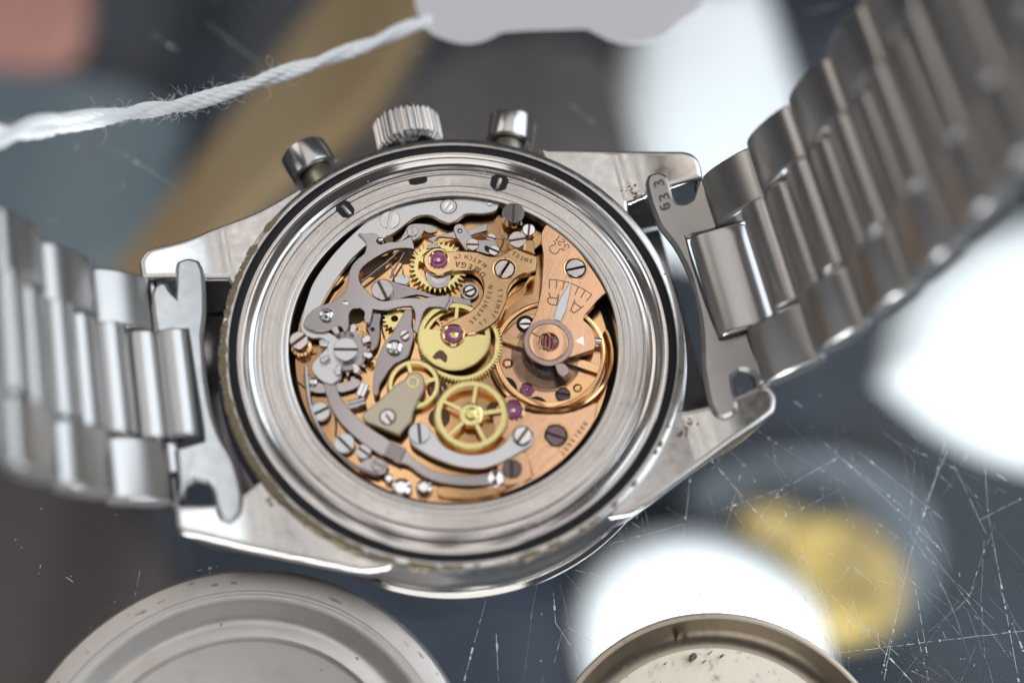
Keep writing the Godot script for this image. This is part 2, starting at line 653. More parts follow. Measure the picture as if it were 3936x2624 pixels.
func make_materials() -> void:
	scuffs = scuff_tex()
	var lines := brush_tex(3, 0.0, 1.0, 0.35, 9)
	var fine := brush_tex(9, 0.0, 1.0, 0.5, 6)
	m.lever_steel = brushed(Color(0.43, 0.405, 0.41), 0.18, 0.00008, fine)
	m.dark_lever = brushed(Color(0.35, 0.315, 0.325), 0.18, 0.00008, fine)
	m.bright_lever = brushed(Color(0.66, 0.67, 0.69), 0.28, 0.0001, fine)
	m.screw_steel = brushed(Color(0.72, 0.71, 0.71), 0.16, 0.00004, fine)
	m.rose_screw = brushed(Color(0.74, 0.66, 0.64), 0.18, 0.00004, fine)
	m.dark_screw = metal(Color(0.16, 0.12, 0.13), 0.16)
	m.polished_steel = metal(Color(0.7, 0.69, 0.69), 0.08)
	m.nickel = brushed(Color(0.52, 0.47, 0.38), 0.3, 0.0001, fine)
	m.gold_bridge = brushed(Color(0.76, 0.51, 0.28), 0.16, 0.00004, fine)
	m.rose_gold = brushed(Color(0.78, 0.49, 0.31), 0.17, 0.0003, lines)
	m.gold_plate = brushed(Color(0.71, 0.44, 0.225), 0.14, 0.00008, fine)
	m.polished_gold = metal(Color(0.82, 0.51, 0.26), 0.12)
	m.brass = brushed(Color(0.84, 0.74, 0.34), 0.22, 0.00012, fine)
	m.ruby = matte(Color(0.30, 0.025, 0.20), 0.1)
	m.ruby.clearcoat_enabled = true
	m.ruby.clearcoat = 1.0
	m.ruby.clearcoat_roughness = 0.05
	m.red_ruby = matte(Color(0.22, 0.008, 0.03), 0.08)
	m.red_ruby.clearcoat_enabled = true
	m.red_ruby.clearcoat_roughness = 0.04
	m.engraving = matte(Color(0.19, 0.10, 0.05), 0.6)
	m.mauve_steel = metal(Color(0.44, 0.335, 0.325), 0.2)
	m.engraving_steel = metal(Color(0.16, 0.14, 0.14), 0.5)
	m.slot_shade_metal = metal(Color(0.10, 0.085, 0.08), 0.4)  # dark colour stands for shade in the screw slots
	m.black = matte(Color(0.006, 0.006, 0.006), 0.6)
	m.spring_steel = metal(Color(0.13, 0.115, 0.11), 0.2)
	m.case_steel = worn(Color(0.60, 0.585, 0.57), 0.13, 0.28, 60.0, 11, Color(0.555, 0.535, 0.51))
	m.ring_steel = worn(Color(0.58, 0.555, 0.535), 0.15, 0.26, 90.0, 21, Color(0.48, 0.46, 0.44))
	m.polished_case = metal(Color(0.64, 0.63, 0.62), 0.1)
	m.thread_steel = metal(Color(0.64, 0.62, 0.61), 0.13)
	m.satin_steel = metal(Color(0.58, 0.575, 0.57), 0.2)
	m.link_steel = brushed(Color(0.52, 0.51, 0.505), 0.29, 0.00012, fine)
	m.cover_steel = worn(Color(0.74, 0.71, 0.69), 0.42, 0.54, 50.0, 31, Color(0.66, 0.63, 0.60))
	m.cream_metal = worn(Color(0.78, 0.72, 0.61), 0.4, 0.55, 120.0, 41, Color(0.44, 0.39, 0.31))
	m.bronze_metal = worn(Color(0.42, 0.36, 0.29), 0.25, 0.4, 140.0, 45, Color(0.3, 0.25, 0.2))
	m.rubber = matte(Color(0.016, 0.017, 0.021), 0.7)
	m.rubber.metallic_specular = 0.35
	m.rubber.roughness_texture = noise_tex(0.06, 0.6, 0.95, 51)
	m.rubber.uv1_triplanar = true; m.rubber.uv1_world_triplanar = true; m.rubber.uv1_scale = Vector3.ONE * 300.0
	m.grime = matte(Color(0.46, 0.37, 0.23), 0.9)
	m.grime.albedo_texture = noise_tex(0.05, 0.5, 1.0, 61)
	m.grime.uv1_triplanar = true; m.grime.uv1_world_triplanar = true; m.grime.uv1_scale = Vector3.ONE * 300.0
	m.stain = matte(Color(0.36, 0.33, 0.29), 0.7)
	m.rust = matte(Color(0.2, 0.14, 0.075), 0.9)
	m.olive_brass = metal(Color(0.40, 0.375, 0.30), 0.35)
	m.end_steel = worn(Color(0.47, 0.46, 0.455), 0.3, 0.46, 60.0, 15, Color(0.56, 0.54, 0.52))
	m.acrylic = StandardMaterial3D.new()
	m.acrylic.albedo_color = Color(0.9, 0.95, 1.0, 0.08)
	m.acrylic.transparency = BaseMaterial3D.TRANSPARENCY_ALPHA
	m.acrylic.roughness = 0.03
	m.dial = matte(Color(0.01, 0.01, 0.012), 0.5)
	m.glass = StandardMaterial3D.new()
	m.glass.albedo_color = Color(0.85, 0.92, 0.95, 0.012)
	m.glass.transparency = BaseMaterial3D.TRANSPARENCY_ALPHA
	m.glass.roughness = 0.0
	m.glass.metallic_specular = 0.2
	m.scratch = matte(Color(0.75, 0.77, 0.8), 0.6)
	m.dust = matte(Color(0.75, 0.75, 0.75), 0.8)
	m.lint = matte(Color(0.05, 0.045, 0.04), 0.9)
	m.cotton = matte(Color(0.90, 0.91, 0.92), 0.9)
	m.cotton.backlight_enabled = true
	m.cotton.backlight = Color(0.3, 0.3, 0.3)
	m.paper = matte(Color(0.70, 0.67, 0.71), 0.85)
	m.lamp_housing = matte(Color(0.5, 0.5, 0.5), 0.5)
	m.navy_cloth = matte(Color(0.008, 0.014, 0.028), 0.9)
	m.navy_cloth.albedo_texture = noise_tex(0.012, 0.55, 1.0, 71, 256, 3)
	m.navy_cloth.uv1_triplanar = true; m.navy_cloth.uv1_scale = Vector3.ONE * 6.0
	m.blue_grey = matte(Color(0.085, 0.11, 0.13), 0.8)
	m.brown_cloth = matte(Color(0.016, 0.009, 0.007), 0.8)
	m.tan_wood = matte(Color(0.15, 0.095, 0.038), 0.55)
	m.mauve_cloth = matte(Color(0.045, 0.036, 0.035), 0.9)
	m.white_pad = matte(Color(0.84, 0.88, 0.90), 0.8)
	m.grey_pad = matte(Color(0.09, 0.105, 0.125), 0.8)
	m.gold_leather = matte(Color(0.68, 0.48, 0.13), 0.45)
	m.gold_leather.albedo_texture = noise_tex(0.02, 0.45, 1.0, 91)
	m.gold_leather.uv1_triplanar = true
	m.gold_leather.uv1_world_triplanar = true
	m.gold_leather.uv1_scale = Vector3.ONE * 14.0
	m.salmon = matte(Color(0.46, 0.21, 0.17), 0.6)


# ---------------------------------------------------------------- the glass counter and what lies below it
func build_counter() -> void:
	var top := BoxMesh.new()
	top.size = Vector3(0.5, 0.006, 0.4)
	var g := MeshInstance3D.new()
	g.name = "glass_countertop"
	g.mesh = top
	g.position = Vector3(0, -0.003, -0.03)
	g.material_override = m.glass
	g.set_meta("label", "scratched clear glass countertop under the open watch")
	g.set_meta("category", "countertop")
	g.set_meta("kind", "structure")
	add_child(g, true)
	var mb := Mb.new()
	# the long scratches, from end to end
	var long := [
		[33.04,2.11, 42.67,10.53], [34.18,3.11, 39.79,7.33], [22.95,4.53, 27.47,9.4, 35.01,17.13, 39.94,22.04], [43.72,1.03, 42.56,4.93, 40.19,11.5, 38.89,16.43, 37.6,22.07],
		[47.13,0.72, 47.19,7.25, 47.55,10.48, 48.37,17.42, 48.82,21.29], [46.4,7.81, 50.16,5.62], [34.17,3.31, 29.36,6.52, 23.89,8.95], [14.65,12.66, 17.95,11.48, 20.54,10.49],
		[21.18,6.27, 20.89,9.79, 20.51,12.86], [34.04,20.17, 49.53,17.05], [11.65,15.22, 16.65,15.98], [40.47,13.72, 41.3,19.82], [35.92,2.55, 43.17,8],
		[9.95,17.3, 10.3,19.8, 11.67,21.46], [11.4,20.06, 14.55,21.57], [44.39,2.98, 46.89,9.01], [42.68,17.73, 42.92,18.25], [41.42,8.92, 42.93,10.88],
		[34.65,16.8, 38.93,20.02], [43.87,1.83, 41.29,7.78], [22.49,13.81, 22.21,17.87], [30.84,12.33, 29.89,16.12], [37.44,21.56, 38.26,18.65], [35.11,12.7, 37.28,14.74], [48.62,16.5, 49.4,18.77],
		[-24.56,18.47, -24.52,20.55], [-19.82,18.05, -18.17,17.54], [4.35,18.49, 3.16,25.13], [5.48,21.09, 5.98,24.89],
		[-28.14,-36.13, -22.49,-32.06], [-34.7,-21.15, -28.03,-17.57], [-33.49,-34.51, -30.53,-32.5], [8.43,-30.48, 10.89,-28.49], [31.71,-43.86, 35.09,-45.3],
	]
	for s in long:
		scratch(mb, V2(s), 0.06)
	for i in 260:   # short nicks all over
		var p := Vector2(rng.randf_range(-45, 50), rng.randf_range(-40, 27))
		if p.x > 12 and p.y > 8 or rng.randf() < 0.2:
			var d := Vector2.from_angle(rng.randf_range(0.4, 2.0)) * (0.15 + 1.6 * pow(rng.randf(), 3.0))
			stroke(mb, PackedVector2Array([p, p + d * 0.6, p + d]), rng.randf_range(0.02, 0.07), 0.012)
	for i in 150:   # fine crossing hairlines, dense to the lower right
		var p := Vector2(rng.randf_range(8, 48), rng.randf_range(0, 27))
		var d := Vector2.from_angle((0.85 if rng.randf() < 0.5 else 1.75) + rng.randf_range(-0.5, 0.5) if rng.randf() < 0.8 else rng.randf() * PI) * rng.randf_range(2.0, 13.0)
		scratch(mb, PackedVector2Array([p, p + d * 0.5 + d.orthogonal() * rng.randf_range(-0.05, 0.05), p + d]), rng.randf_range(0.01, 0.03))
	for i in 900:   # specks of dust
		var p := Vector2(rng.randf_range(-45, 50), rng.randf_range(-40, 27))
		var r := 0.015 + 0.05 * pow(rng.randf(), 4.0)
		prism(mb, ring(p, r, 5), 0.002, 0.02, 0.0)
	var o := obj("scratches", mb, "scratch", g)
	o.position = Vector3(0, 0.003, 0.03)
	o.set_meta("kind", "stuff")


func scratch(mb: Mb, line: PackedVector2Array, w: float) -> void:   # a broken, uneven line
	for k in line.size() - 1:
		var a := line[k]
		var b := line[k + 1]
		var l := a.distance_to(b)
		var side := (b - a).normalized().orthogonal()
		var s := 0.0
		while s < l:
			var run := rng.randf_range(0.15, 1.3)
			var e := minf(s + run, l)
			var heavy := rng.randf() < 0.16
			var jog := side * rng.randf_range(-0.02, 0.02)
			var ww := w * (rng.randf_range(1.5, 3.0) if heavy else rng.randf_range(0.3, 0.8))
			if heavy:
				e = minf(s + run * 0.4, l)
			stroke(mb, PackedVector2Array([a.lerp(b, s / l) + jog, a.lerp(b, e / l) + jog]), ww, 0.01 + rng.randf() * 0.004)
			s = e + (rng.randf_range(0.02, 0.5) if rng.randf() < 0.6 else 0.0)


func slab(called: String, label: String, cat: String, pts: Array, h1: float, thick: float, mat: String, rounded := 1.0) -> void:
	var mb := Mb.new()
	var p := ccw(clean(smooth(V2(pts), 6)))
	var steps := 6 if rounded > 8.0 else 1
	var loops := [p]
	for i in steps:   # rounded over at the edge like a cushion
		var a := PI / 2 * (i + 1) / steps
		loops.append(inset(p, rounded * (1.0 - cos(a)) if steps > 1 else rounded))
	var k := p.size()
	for i in steps:
		var a0 := PI / 2 * i / steps
		var a1 := PI / 2 * (i + 1) / steps
		for j in k:
			var z := (j + 1) % k
			var e := (p[z] - p[j]).normalized()
			var n := v3(Vector2(e.y, -e.x), 0)
			var n0 := (n * cos(a0) + UP * sin(a0)).normalized()
			var n1 := (n * cos(a1) + UP * sin(a1)).normalized()
			mb.quad(v3(loops[i][j], h1 - thick * (1 - sin(a0))), v3(loops[i][z], h1 - thick * (1 - sin(a0))), v3(loops[i + 1][z], h1 - thick * (1 - sin(a1))), v3(loops[i + 1][j], h1 - thick * (1 - sin(a1))), n0, n0, n1, n1)
	for q in Geometry2D.offset_polygon(p, -rounded * 0.97):
		prism(mb, q, h1 - thick, h1 - 0.02, 0.0)
	var o := obj(called, mb, mat, self)
	o.set_meta("label", label)
	o.set_meta("category", cat)


func build_below() -> void:
	var f := BoxMesh.new()
	f.size = Vector3(1.0, 0.01, 0.9)
	var o := MeshInstance3D.new()
	o.name = "floor"; o.mesh = f
	o.position = Vector3(0, -0.217, -0.08)
	o.material_override = m.navy_cloth
	o.set_meta("kind", "structure")
	o.set_meta("label", "dark navy cloth floor of the display case below the glass")
	o.set_meta("category", "floor")
	add_child(o, true)
	slab("wooden_strip", "tan wooden strip running slantwise below the glass behind the crown", "strip", [-42.47,-140.47, -18.25,-143.11, -29.32,-112.96, -48.19,-88.43, -62.51,-66.84, -75.02,-50.36, -84.28,-49.48, -72.16,-75.81], -125, 12, "tan_wood", 1.5)
	slab("cloth_pad", "warm grey cloth pad below the glass behind the crown and pushers", "pad", [-19.39,-139.52, 6.2,-152.5, 24.92,-144.2, 34.79,-108.76, 15.8,-86.56, -42.79,-80.84, -54.68,-94.09], -150, 8, "mauve_cloth", 3.0)
	slab("display_tray", "blue grey display tray below the glass under the white string", "tray", [-172,-158.7, -114.44,-157.35, -93.1,-149.36, -96.7,-110.23, -116.5,-92.67, -155.08,-94.04], -200, 8, "blue_grey", 3.0)
	slab("leather_folder", "dark brown leather folder below the glass at the lower bracelet end", "folder", [-140.33,-37.66, -98.17,-43.75, -81.24,-29.63, -66.09,0.72, -72.68,30.58, -121.44,34.57], -200, 8, "brown_cloth", 3.0)
	slab("watch_cushion", "white watch cushion below the glass behind the upper right lug", "cushion", [30.65,-185.62, 45.18,-209.06, 73.78,-213.79, 80.17,-190.9, 88.66,-162.03, 98,-140.43, 71.46,-118.96, 40.67,-121.21], -195, 18, "white_pad", 13.0)
	slab("watch_cushion", "white watch cushion below the glass beyond the right bracelet end", "cushion", [113.83,-115.25, 136.44,-136.07, 173.89,-148.05, 164.8,-63.86, 135.22,-69.26, 118.89,-77.18, 105.77,-88.02], -195, 18, "white_pad", 13.0)
	slab("watch_cushion", "round ended white watch cushion below the glass beside the gold band", "cushion", [27.07,-15.01, 31.36,-29.68, 44.45,-38.2, 59.02,-38.97, 72.57,-34.37, 82.83,-26.96, 87.28,-18.21, 87.04,18.17, 39.82,22.03, 32.13,4.09], -185, 18, "white_pad", 13.0)
	slab("grey_stand", "round pale grey display stand below the glass under the gold band", "stand", [51.31,-50.39, 66.87,-61.11, 89.61,-65.55, 109.94,-60.32, 118.8,-45.02, 114.12,-28.02, 99.6,-16.07, 67.39,-13.32], -204, 3, "grey_pad", 1.0)
	slab("gold_band", "golden yellow curved leather band below the glass on the grey stand", "band", [63.1,-43.82, 71.62,-48.42, 80.18,-47.54, 86.59,-46.47, 94.61,-46.64, 102.46,-41.91, 107.57,-32.22, 105.71,-22.69, 98.44,-16.44, 89.13,-14.13, 79.89,-14.35, 78.96,-26.58, 74.8,-35.7, 67.4,-38.79], -190, 10, "gold_leather", 5.0)
	slab("salmon_stand_in", "salmon pink rounded pouch below the glass beyond the loose left end of the string", "stand_in", [-193.23,-214.69, -145.62,-220.05, -130.83,-193.88, -127.87,-167.86, -136.32,-155.06, -154.97,-150.19, -175.37,-148.06], -200, 8, "salmon", 5.0)  # stands in for a pink blur of unknown nature
	# added strip lamp below the glass, there to brighten the white cushions
	var l := thing("added_strip_lamp", "added white strip light inside the display case at its front wall", "lamp")
	var at := Vector3(0.06, -0.014, 0.16)
	l.transform = Transform3D(Basis.looking_at(Vector3(0.06, -0.2, -0.08) - at, UP), at)
	var hb := BoxMesh.new(); hb.size = Vector3(0.3, 0.014, 0.01)
	var h := MeshInstance3D.new(); h.name = "housing"; h.mesh = hb; h.material_override = m.lamp_housing; h.position = Vector3(0, 0, 0.008)
	l.add_child(h, true)
	var db := BoxMesh.new(); db.size = Vector3(0.28, 0.01, 0.003)
	var d := MeshInstance3D.new(); d.name = "diffuser"; d.mesh = db
	var g := StandardMaterial3D.new(); g.emission_enabled = true; g.emission = Color.WHITE; g.emission_energy_multiplier = 0.5
	d.material_override = g
	l.add_child(d, true)
	var a := AreaLight3D.new(); a.name = "glow"; a.area_size = Vector2(0.28, 0.01); a.area_normalize_energy = false; a.light_energy = 56.0; a.light_color = Color(0.96, 0.99, 1.0); a.shadow_enabled = true; a.position = Vector3(0, 0, -0.004)
	l.add_child(a, true)


# ---------------------------------------------------------------- the watch
func build_watch() -> void:
	watch = thing("wristwatch", "open steel chronograph lying face down on a steel link bracelet, movement showing", "watch")
	build_case()
	build_movement()
	build_bracelet()


func case_top(u: float) -> float:
	var t := clampf((absf(u) - 16.5) / 7.0, 0.0, 1.0)
	return 10.9 + 2.4 * pow(t, 1.6)


func build_case() -> void:
	# outline in the watch's own axes: a disc and four lugs
	var o := ring(Vector2.ZERO, 18.75, 120)
	for lug in [
		[-23.61,-10.8, -23.39,-11.38, -23.05,-11.84, -22.55,-12.19, -20.09,-13.02, -17.46,-14.08, -13.77,-15.01, -10.02,-16.61, -7.19,-8.79, -16.21,-5.77, -16.9,-6.67, -16.91,-8.26, -17.19,-9.05, -20.96,-9.34, -23.6,-9.2],
		[10.73,-16.43, 17.85,-14.8, 22.06,-13.05, 22.82,-12.54, 23.25,-11.85, 23.39,-11.01, 23.24,-9.72, 20.88,-10.01, 18.76,-9.94, 17.01,-9.66, 16.3,-7.54, 12.3,-5],
		[23.42,9.06, 23.71,10.09, 23.56,10.83, 23.09,11.53, 19.69,12.76, 16.54,14.12, 11.77,16.28, 10.29,16.64, 8.99,16.59, 7.99,13.22, 14.5,8.33, 17.05,9.15, 21.28,9.1, 22.55,8.97],
		[-22.84,9.54, -20.35,9.67, -18.76,9.34, -15.94,7.69, -11.72,11, -8.98,14.66, -8.04,16.95, -9.21,16.98, -10.39,16.77, -15.57,14.57, -21.64,12.16, -22.88,11.72, -23.15,11.3, -23.12,9.72],
	]:
		var parts := Geometry2D.merge_polygons(o, smooth(V2(lug), 3, 0.9))
		for q in parts:
			if q.size() > 60 and not Geometry2D.is_polygon_clockwise(q):
				o = q
	o = ccw(clean(o))
	var mb := Mb.new()
	var hole := ring(Vector2.ZERO, 17.9, 120)
	var rounds := [[0.0, -0.55], [0.09, -0.24], [0.26, -0.06], [0.5, 0.0]]
	var loops := []
	for r in rounds:
		loops.append(inset(o, r[0]))
	var k := o.size()
	var to := func(p: Vector2, dh: float) -> Vector3: return at_uvh(p.x, case_top(p.x) + dh, p.y)
	for i in k:
		var j := (i + 1) % k
		var e := (o[j] - o[i]).normalized()
		var ep := (o[i] - o[(i - 1 + k) % k]).normalized()
		var en := (o[(j + 1) % k] - o[j]).normalized()
		var n := Vector2(e.y, -e.x)
		var a := n
		var b := n
		if absf(ep.angle_to(e)) < 0.7: a = (n + Vector2(ep.y, -ep.x)).normalized()
		if absf(e.angle_to(en)) < 0.7: b = (n + Vector2(en.y, -en.x)).normalized()
		var a3 := EU * a.x + EV * a.y
		var b3 := EU * b.x + EV * b.y
		mb.quad(at_uvh(o[i].x * 0.97, 5.2, o[i].y * 0.97), at_uvh(o[j].x * 0.97, 5.2, o[j].y * 0.97), to.call(o[j], -0.55), to.call(o[i], -0.55), a3, b3, b3, a3)
		for r in 3:
			var w0: float = [0.05, 0.5, 0.85][r]
			var w1: float = [0.5, 0.85, 1.0][r]
			mb.quad(to.call(loops[r][i], rounds[r][1]), to.call(loops[r][j], rounds[r][1]), to.call(loops[r + 1][j], rounds[r + 1][1]), to.call(loops[r + 1][i], rounds[r + 1][1]),
				(a3 * (1 - w0) + UP * w0).normalized(), (b3 * (1 - w0) + UP * w0).normalized(), (b3 * (1 - w1) + UP * w1).normalized(), (a3 * (1 - w1) + UP * w1).normalized())
	var u := -27.0
	while u < 27.0:   # the top, in strips that follow the rise of the lugs
		var strip := PackedVector2Array([Vector2(u, -30), Vector2(u + 0.75, -30), Vector2(u + 0.75, 30), Vector2(u, 30)])
		for a in Geometry2D.intersect_polygons(strip, loops[3]):
			for q in Geometry2D.clip_polygons(a, hole):
				var idx := Geometry2D.triangulate_polygon(q)
				for i in range(0, idx.size(), 3):
					var vv := []
					var nn := []
					for z in 3:
						var p: Vector2 = q[idx[i + z]]
						vv.append(to.call(p, 0.0))
						nn.append((UP - EU * ((case_top(p.x + 0.05) - case_top(p.x - 0.05)) / 0.1)).normalized())
					mb.tri(vv[0], vv[1], vv[2], nn[0], nn[1], nn[2])
		u += 0.75
	obj("case", mb, "case_steel")
	for sg in [1.0, -1.0]:   # added step between the lugs, its darker steel painting the shadow there
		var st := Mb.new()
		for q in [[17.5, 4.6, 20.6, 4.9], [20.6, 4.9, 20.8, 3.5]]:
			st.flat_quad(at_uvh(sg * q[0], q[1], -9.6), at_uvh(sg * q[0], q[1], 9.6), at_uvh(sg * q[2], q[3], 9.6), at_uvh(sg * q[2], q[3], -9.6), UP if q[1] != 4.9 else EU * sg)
		obj("shaded_lug_step", st, "dark_lever")
	turned("case_wall", Vector2.ZERO, 0.0, [18.3, 4.2, 18.8, 4.4, 18.8, 6.2, 18.85, 8.1, 19.2, 8.3, 19.3, 8.5, 19.28, 8.75, 19.1, 9.3, 18.85, 10.0, 18.7, 10.7, 18.66, 11.1], "satin_steel", 160)
	turned("bezel", Vector2.ZERO, 0.0, [16.8, 1.1, 17.2, 0.9, 18.4, 1.2, 19.05, 2.2, 19.3, 3.3, 19.3, 3.9, 18.95, 4.2, 17.0, 4.3], "polished_case", 120)
	turned("crystal", Vector2.ZERO, 0.0, [16.9, 1.5, 16.6, 0.7, 14.0, 0.35, 9.0, 0.12, 0, 0.02], "acrylic", 72)
	turned("dial", Vector2.ZERO, 0.0, [0, 3.4, 16.9, 3.4, 16.9, 3.6, 0, 3.6], "dial", 72)
	# the threaded back opening: rim, gasket, inner wall, flat ring, stepped edge
	turned("case_rim", Vector2.ZERO, 0.0, [18.72, 10.2, 18.7, 11.25, 18.62, 11.43, 18.5, 11.5, 18.03, 11.5, 17.97, 11.44, 17.95, 10.9], "case_steel", 160)
	turned("gasket", Vector2.ZERO, 0.0, [17.97, 11.1, 17.95, 11.35, 17.85, 11.39, 17.46, 11.39, 17.34, 11.34, 17.3, 11.1], "rubber", 160)
	turned("case_thread", Vector2.ZERO, 0.0, tooled([17.34, 11.2, 17.31, 11.46, 17.24, 11.52, 16.98, 11.5, 16.9, 11.4, 16.82, 11.42, 16.72, 11.44, 16.62, 11.32, 16.5, 11.1, 16.3, 10.92, 16.12, 10.84, 16.0, 10.86, 15.92, 10.8, 15.84, 10.86, 15.6, 10.88, 15.55, 10.86], 0.06, 0.006), "thread_steel", 160)
	turned("movement_ring", Vector2.ZERO, 0.0, tooled([15.56, 10.86, 15.54, 10.7, 15.44, 10.7, 15.42, 10.98, 15.38, 11.01, 14.32, 11.03, 14.3, 10.93, 14.23, 10.93, 14.2, 11.0, 13.86, 10.99, 13.76, 10.95, 13.74, 10.88, 13.68, 10.88, 13.66, 10.94, 13.4, 10.9, 13.33, 10.84, 13.3, 10.6, 13.3, 8.6], 0.06, 0.0045), "ring_steel", 160)
	# black blocks painting the shade of notches where crown stem and pushers come through
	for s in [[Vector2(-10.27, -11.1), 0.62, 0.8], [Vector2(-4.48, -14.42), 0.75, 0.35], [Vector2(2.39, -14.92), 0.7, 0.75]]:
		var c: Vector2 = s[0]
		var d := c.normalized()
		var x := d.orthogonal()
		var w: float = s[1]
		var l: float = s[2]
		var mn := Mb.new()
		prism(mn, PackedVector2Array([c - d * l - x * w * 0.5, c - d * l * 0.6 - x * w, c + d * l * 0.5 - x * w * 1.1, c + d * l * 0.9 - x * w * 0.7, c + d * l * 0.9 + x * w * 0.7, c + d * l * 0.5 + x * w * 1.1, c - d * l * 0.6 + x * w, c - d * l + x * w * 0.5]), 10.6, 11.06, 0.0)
		obj("notch_shade", mn, "black")
		if l > 0.5:
			var mp := Mb.new()
			lathe(mp, v3(c - d * 0.75, 11.0), v3(d, 0), [0, 0, 0.2, 0, 0.24, 0.06, 0.24, 1.1, 0, 1.1], 16)
			obj("pusher_pin", mp, "dark_lever")
	# grime round the rim and rust on the lugs
	var gm := Mb.new()
	var nz := FastNoiseLite.new()
	nz.seed = 5
	nz.frequency = 0.35
	nz.fractal_octaves = 4
	var steps := 1400
	for i in steps:
		var a0 := TAU * i / steps
		var a1 := TAU * (i + 1) / steps
		var how := 0.75 * cos(a0 - 2.3) + 0.25 * cos(2.0 * (a0 - 2.9)) - 0.08
		var w0 := how + nz.get_noise_2d(cos(a0) * 30.0, sin(a0) * 30.0) * 1.1
		var w1 := how + nz.get_noise_2d(cos(a1) * 30.0, sin(a1) * 30.0) * 1.1
		if w0 < 0.06 or w1 < 0.06:
			continue
		var d0 := v3(Vector2.from_angle(a0), 0)
		var d1 := v3(Vector2.from_angle(a1), 0)
		var k0 := clampf(w0, 0, 1)
		var k1 := clampf(w1, 0, 1)
		var i0 := 18.2 - 0.3 * k0
		var i1 := 18.2 - 0.3 * k1
		var o0 := 18.5 + 0.3 * clampf(k0 * 1.3 + nz.get_noise_1d(i * 0.8) * 0.5, -0.3, 1)
		var o1 := 18.5 + 0.3 * clampf(k1 * 1.3 + nz.get_noise_1d((i + 1) * 0.8) * 0.5, -0.3, 1)
		var lump := UP * (11.53 + 0.05 * k0 + rng.randf() * 0.014)
		gm.flat_quad(d0 * i0 + UP * 11.44, d1 * i1 + UP * 11.44, d1 * 18.26 + lump, d0 * 18.26 + lump, (UP - d0 * 0.5).normalized())
		gm.flat_quad(d0 * 18.26 + lump, d1 * 18.26 + lump, d1 * (o1 - 0.08) + UP * 11.515, d0 * (o0 - 0.08) + UP * 11.515, (UP + d0 * 0.15).normalized())
		gm.flat_quad(d0 * (o0 - 0.08) + UP * 11.515, d1 * (o1 - 0.08) + UP * 11.515, d1 * o1 + UP * 11.2, d0 * o0 + UP * 11.2, (UP * 0.3 + d0).normalized())
	obj("grime", gm, "grime").set_meta("kind", "stuff")
	var ru := Mb.new()
	for s in [[Vector2(13.45, -15.34), 0.4], [Vector2(18.91, 5.75), 0.5], [Vector2(19.3, 5.06), 0.3], [Vector2(14.19, -14.92), 0.2], [Vector2(-12.85, 14.31), 0.3]]:
		for q in 24:   # many tiny pits
			var c: Vector2 = s[0] + Vector2(rng.randfn(0.0, 0.55), rng.randfn(0.0, 0.45)) * s[1] * 1.6
			var p := PackedVector2Array()
			var size := 0.025 + 0.15 * pow(rng.randf(), 3.0)
			for z in 7:
				p.append(c + Vector2.from_angle(TAU * z / 7) * size * rng.randf_range(0.5, 1.2))
			var hh := case_top(v3(c, 0).dot(EU))
			if c.length() > 18.8:
				prism(ru, p, hh - 0.1, hh + 0.012 + 0.0004 * q, 0.0)
	obj("rust", ru, "rust").set_meta("kind", "stuff")
	var du := Mb.new()
	for i in 90:   # bright specks on the ring
		var p := Vector2.from_angle(rng.randf() * TAU) * rng.randf_range(13.4, 16.6)
		prism(du, ring(p, rng.randf_range(0.02, 0.055), 5), 10.9, 11.06, 0.0)
	obj("dust", du, "dust").set_meta("kind", "stuff")
	# crown and pushers
	var ax := -EV
	var crown := Mb.new()
	var teeth := 34
	for i in teeth * 8:
		var k0 := i
		var c0 := _crown_r(k0)
		var c1 := _crown_r(k0 + 1)
		var a0 := TAU * k0 / (teeth * 8.0)
		var a1 := TAU * (k0 + 1) / (teeth * 8.0)
		var d0 := EU * cos(a0) + UP * sin(a0)
		var d1 := EU * cos(a1) + UP * sin(a1)
		var org := at_uvh(-0.02, 8.1, -19.9)
		var st := [[0.0, 0.86], [0.25, 0.97], [0.35, 1.0], [2.75, 1.0], [3.05, 0.93], [3.25, 0.8]]
		for s in 5:
			var f0 := lerpf(2.85, c0, 1.0 if s == 2 or s == 1 or s == 3 else 0.5)
			var f1 := lerpf(2.85, c1, 1.0 if s == 2 or s == 1 or s == 3 else 0.5)
			var A: Vector3 = org + ax * st[s][0] + d0 * f0 * st[s][1]
			var B: Vector3 = org + ax * st[s][0] + d1 * f1 * st[s][1]
			var C: Vector3 = org + ax * st[s + 1][0] + d1 * f1 * st[s + 1][1]
			var D: Vector3 = org + ax * st[s + 1][0] + d0 * f0 * st[s + 1][1]
			var nn := (B - A).cross(D - A).normalized()
			if nn.dot(d0) < 0: nn = -nn
			crown.flat_quad(A, B, C, D, nn)
		crown.tri(org + ax * 3.25, org + ax * 3.25 + d0 * 2.2, org + ax * 3.25 + d1 * 2.2, ax, ax, ax)
	var co := obj("crown", crown, "polished_case")
	var cs := Mb.new()
	lathe(cs, at_uvh(0.1, 8.1, -18.0), ax, [1.3, 0, 1.3, 2.0], 24)
	obj("crown_tube", cs, "dark_lever", co)
	for s in [[-8.2, -18.05, -0.34], [8.2, -17.75, 0.34]]:
		var p := Mb.new()
		var org := at_uvh(s[0], 7.9, s[1])
		ax = (-EV * cos(s[2]) + EU * sin(s[2])).normalized()
		lathe(p, org, ax, [0.9, 1.25, 1.98, 1.25, 2.1, 1.35, 2.13, 1.5, 2.13, 3.55, 2.1, 3.68, 2.0, 3.75, 0, 3.78], 56)
		var po := obj("pusher", p, "satin_steel")
		var q := Mb.new()
		lathe(q, org, ax, [1.55, -1.5, 1.55, 1.0, 1.5, 1.1, 1.25, 1.15, 1.25, 1.5], 36)
		obj("pusher_tube", q, "olive_brass", po)


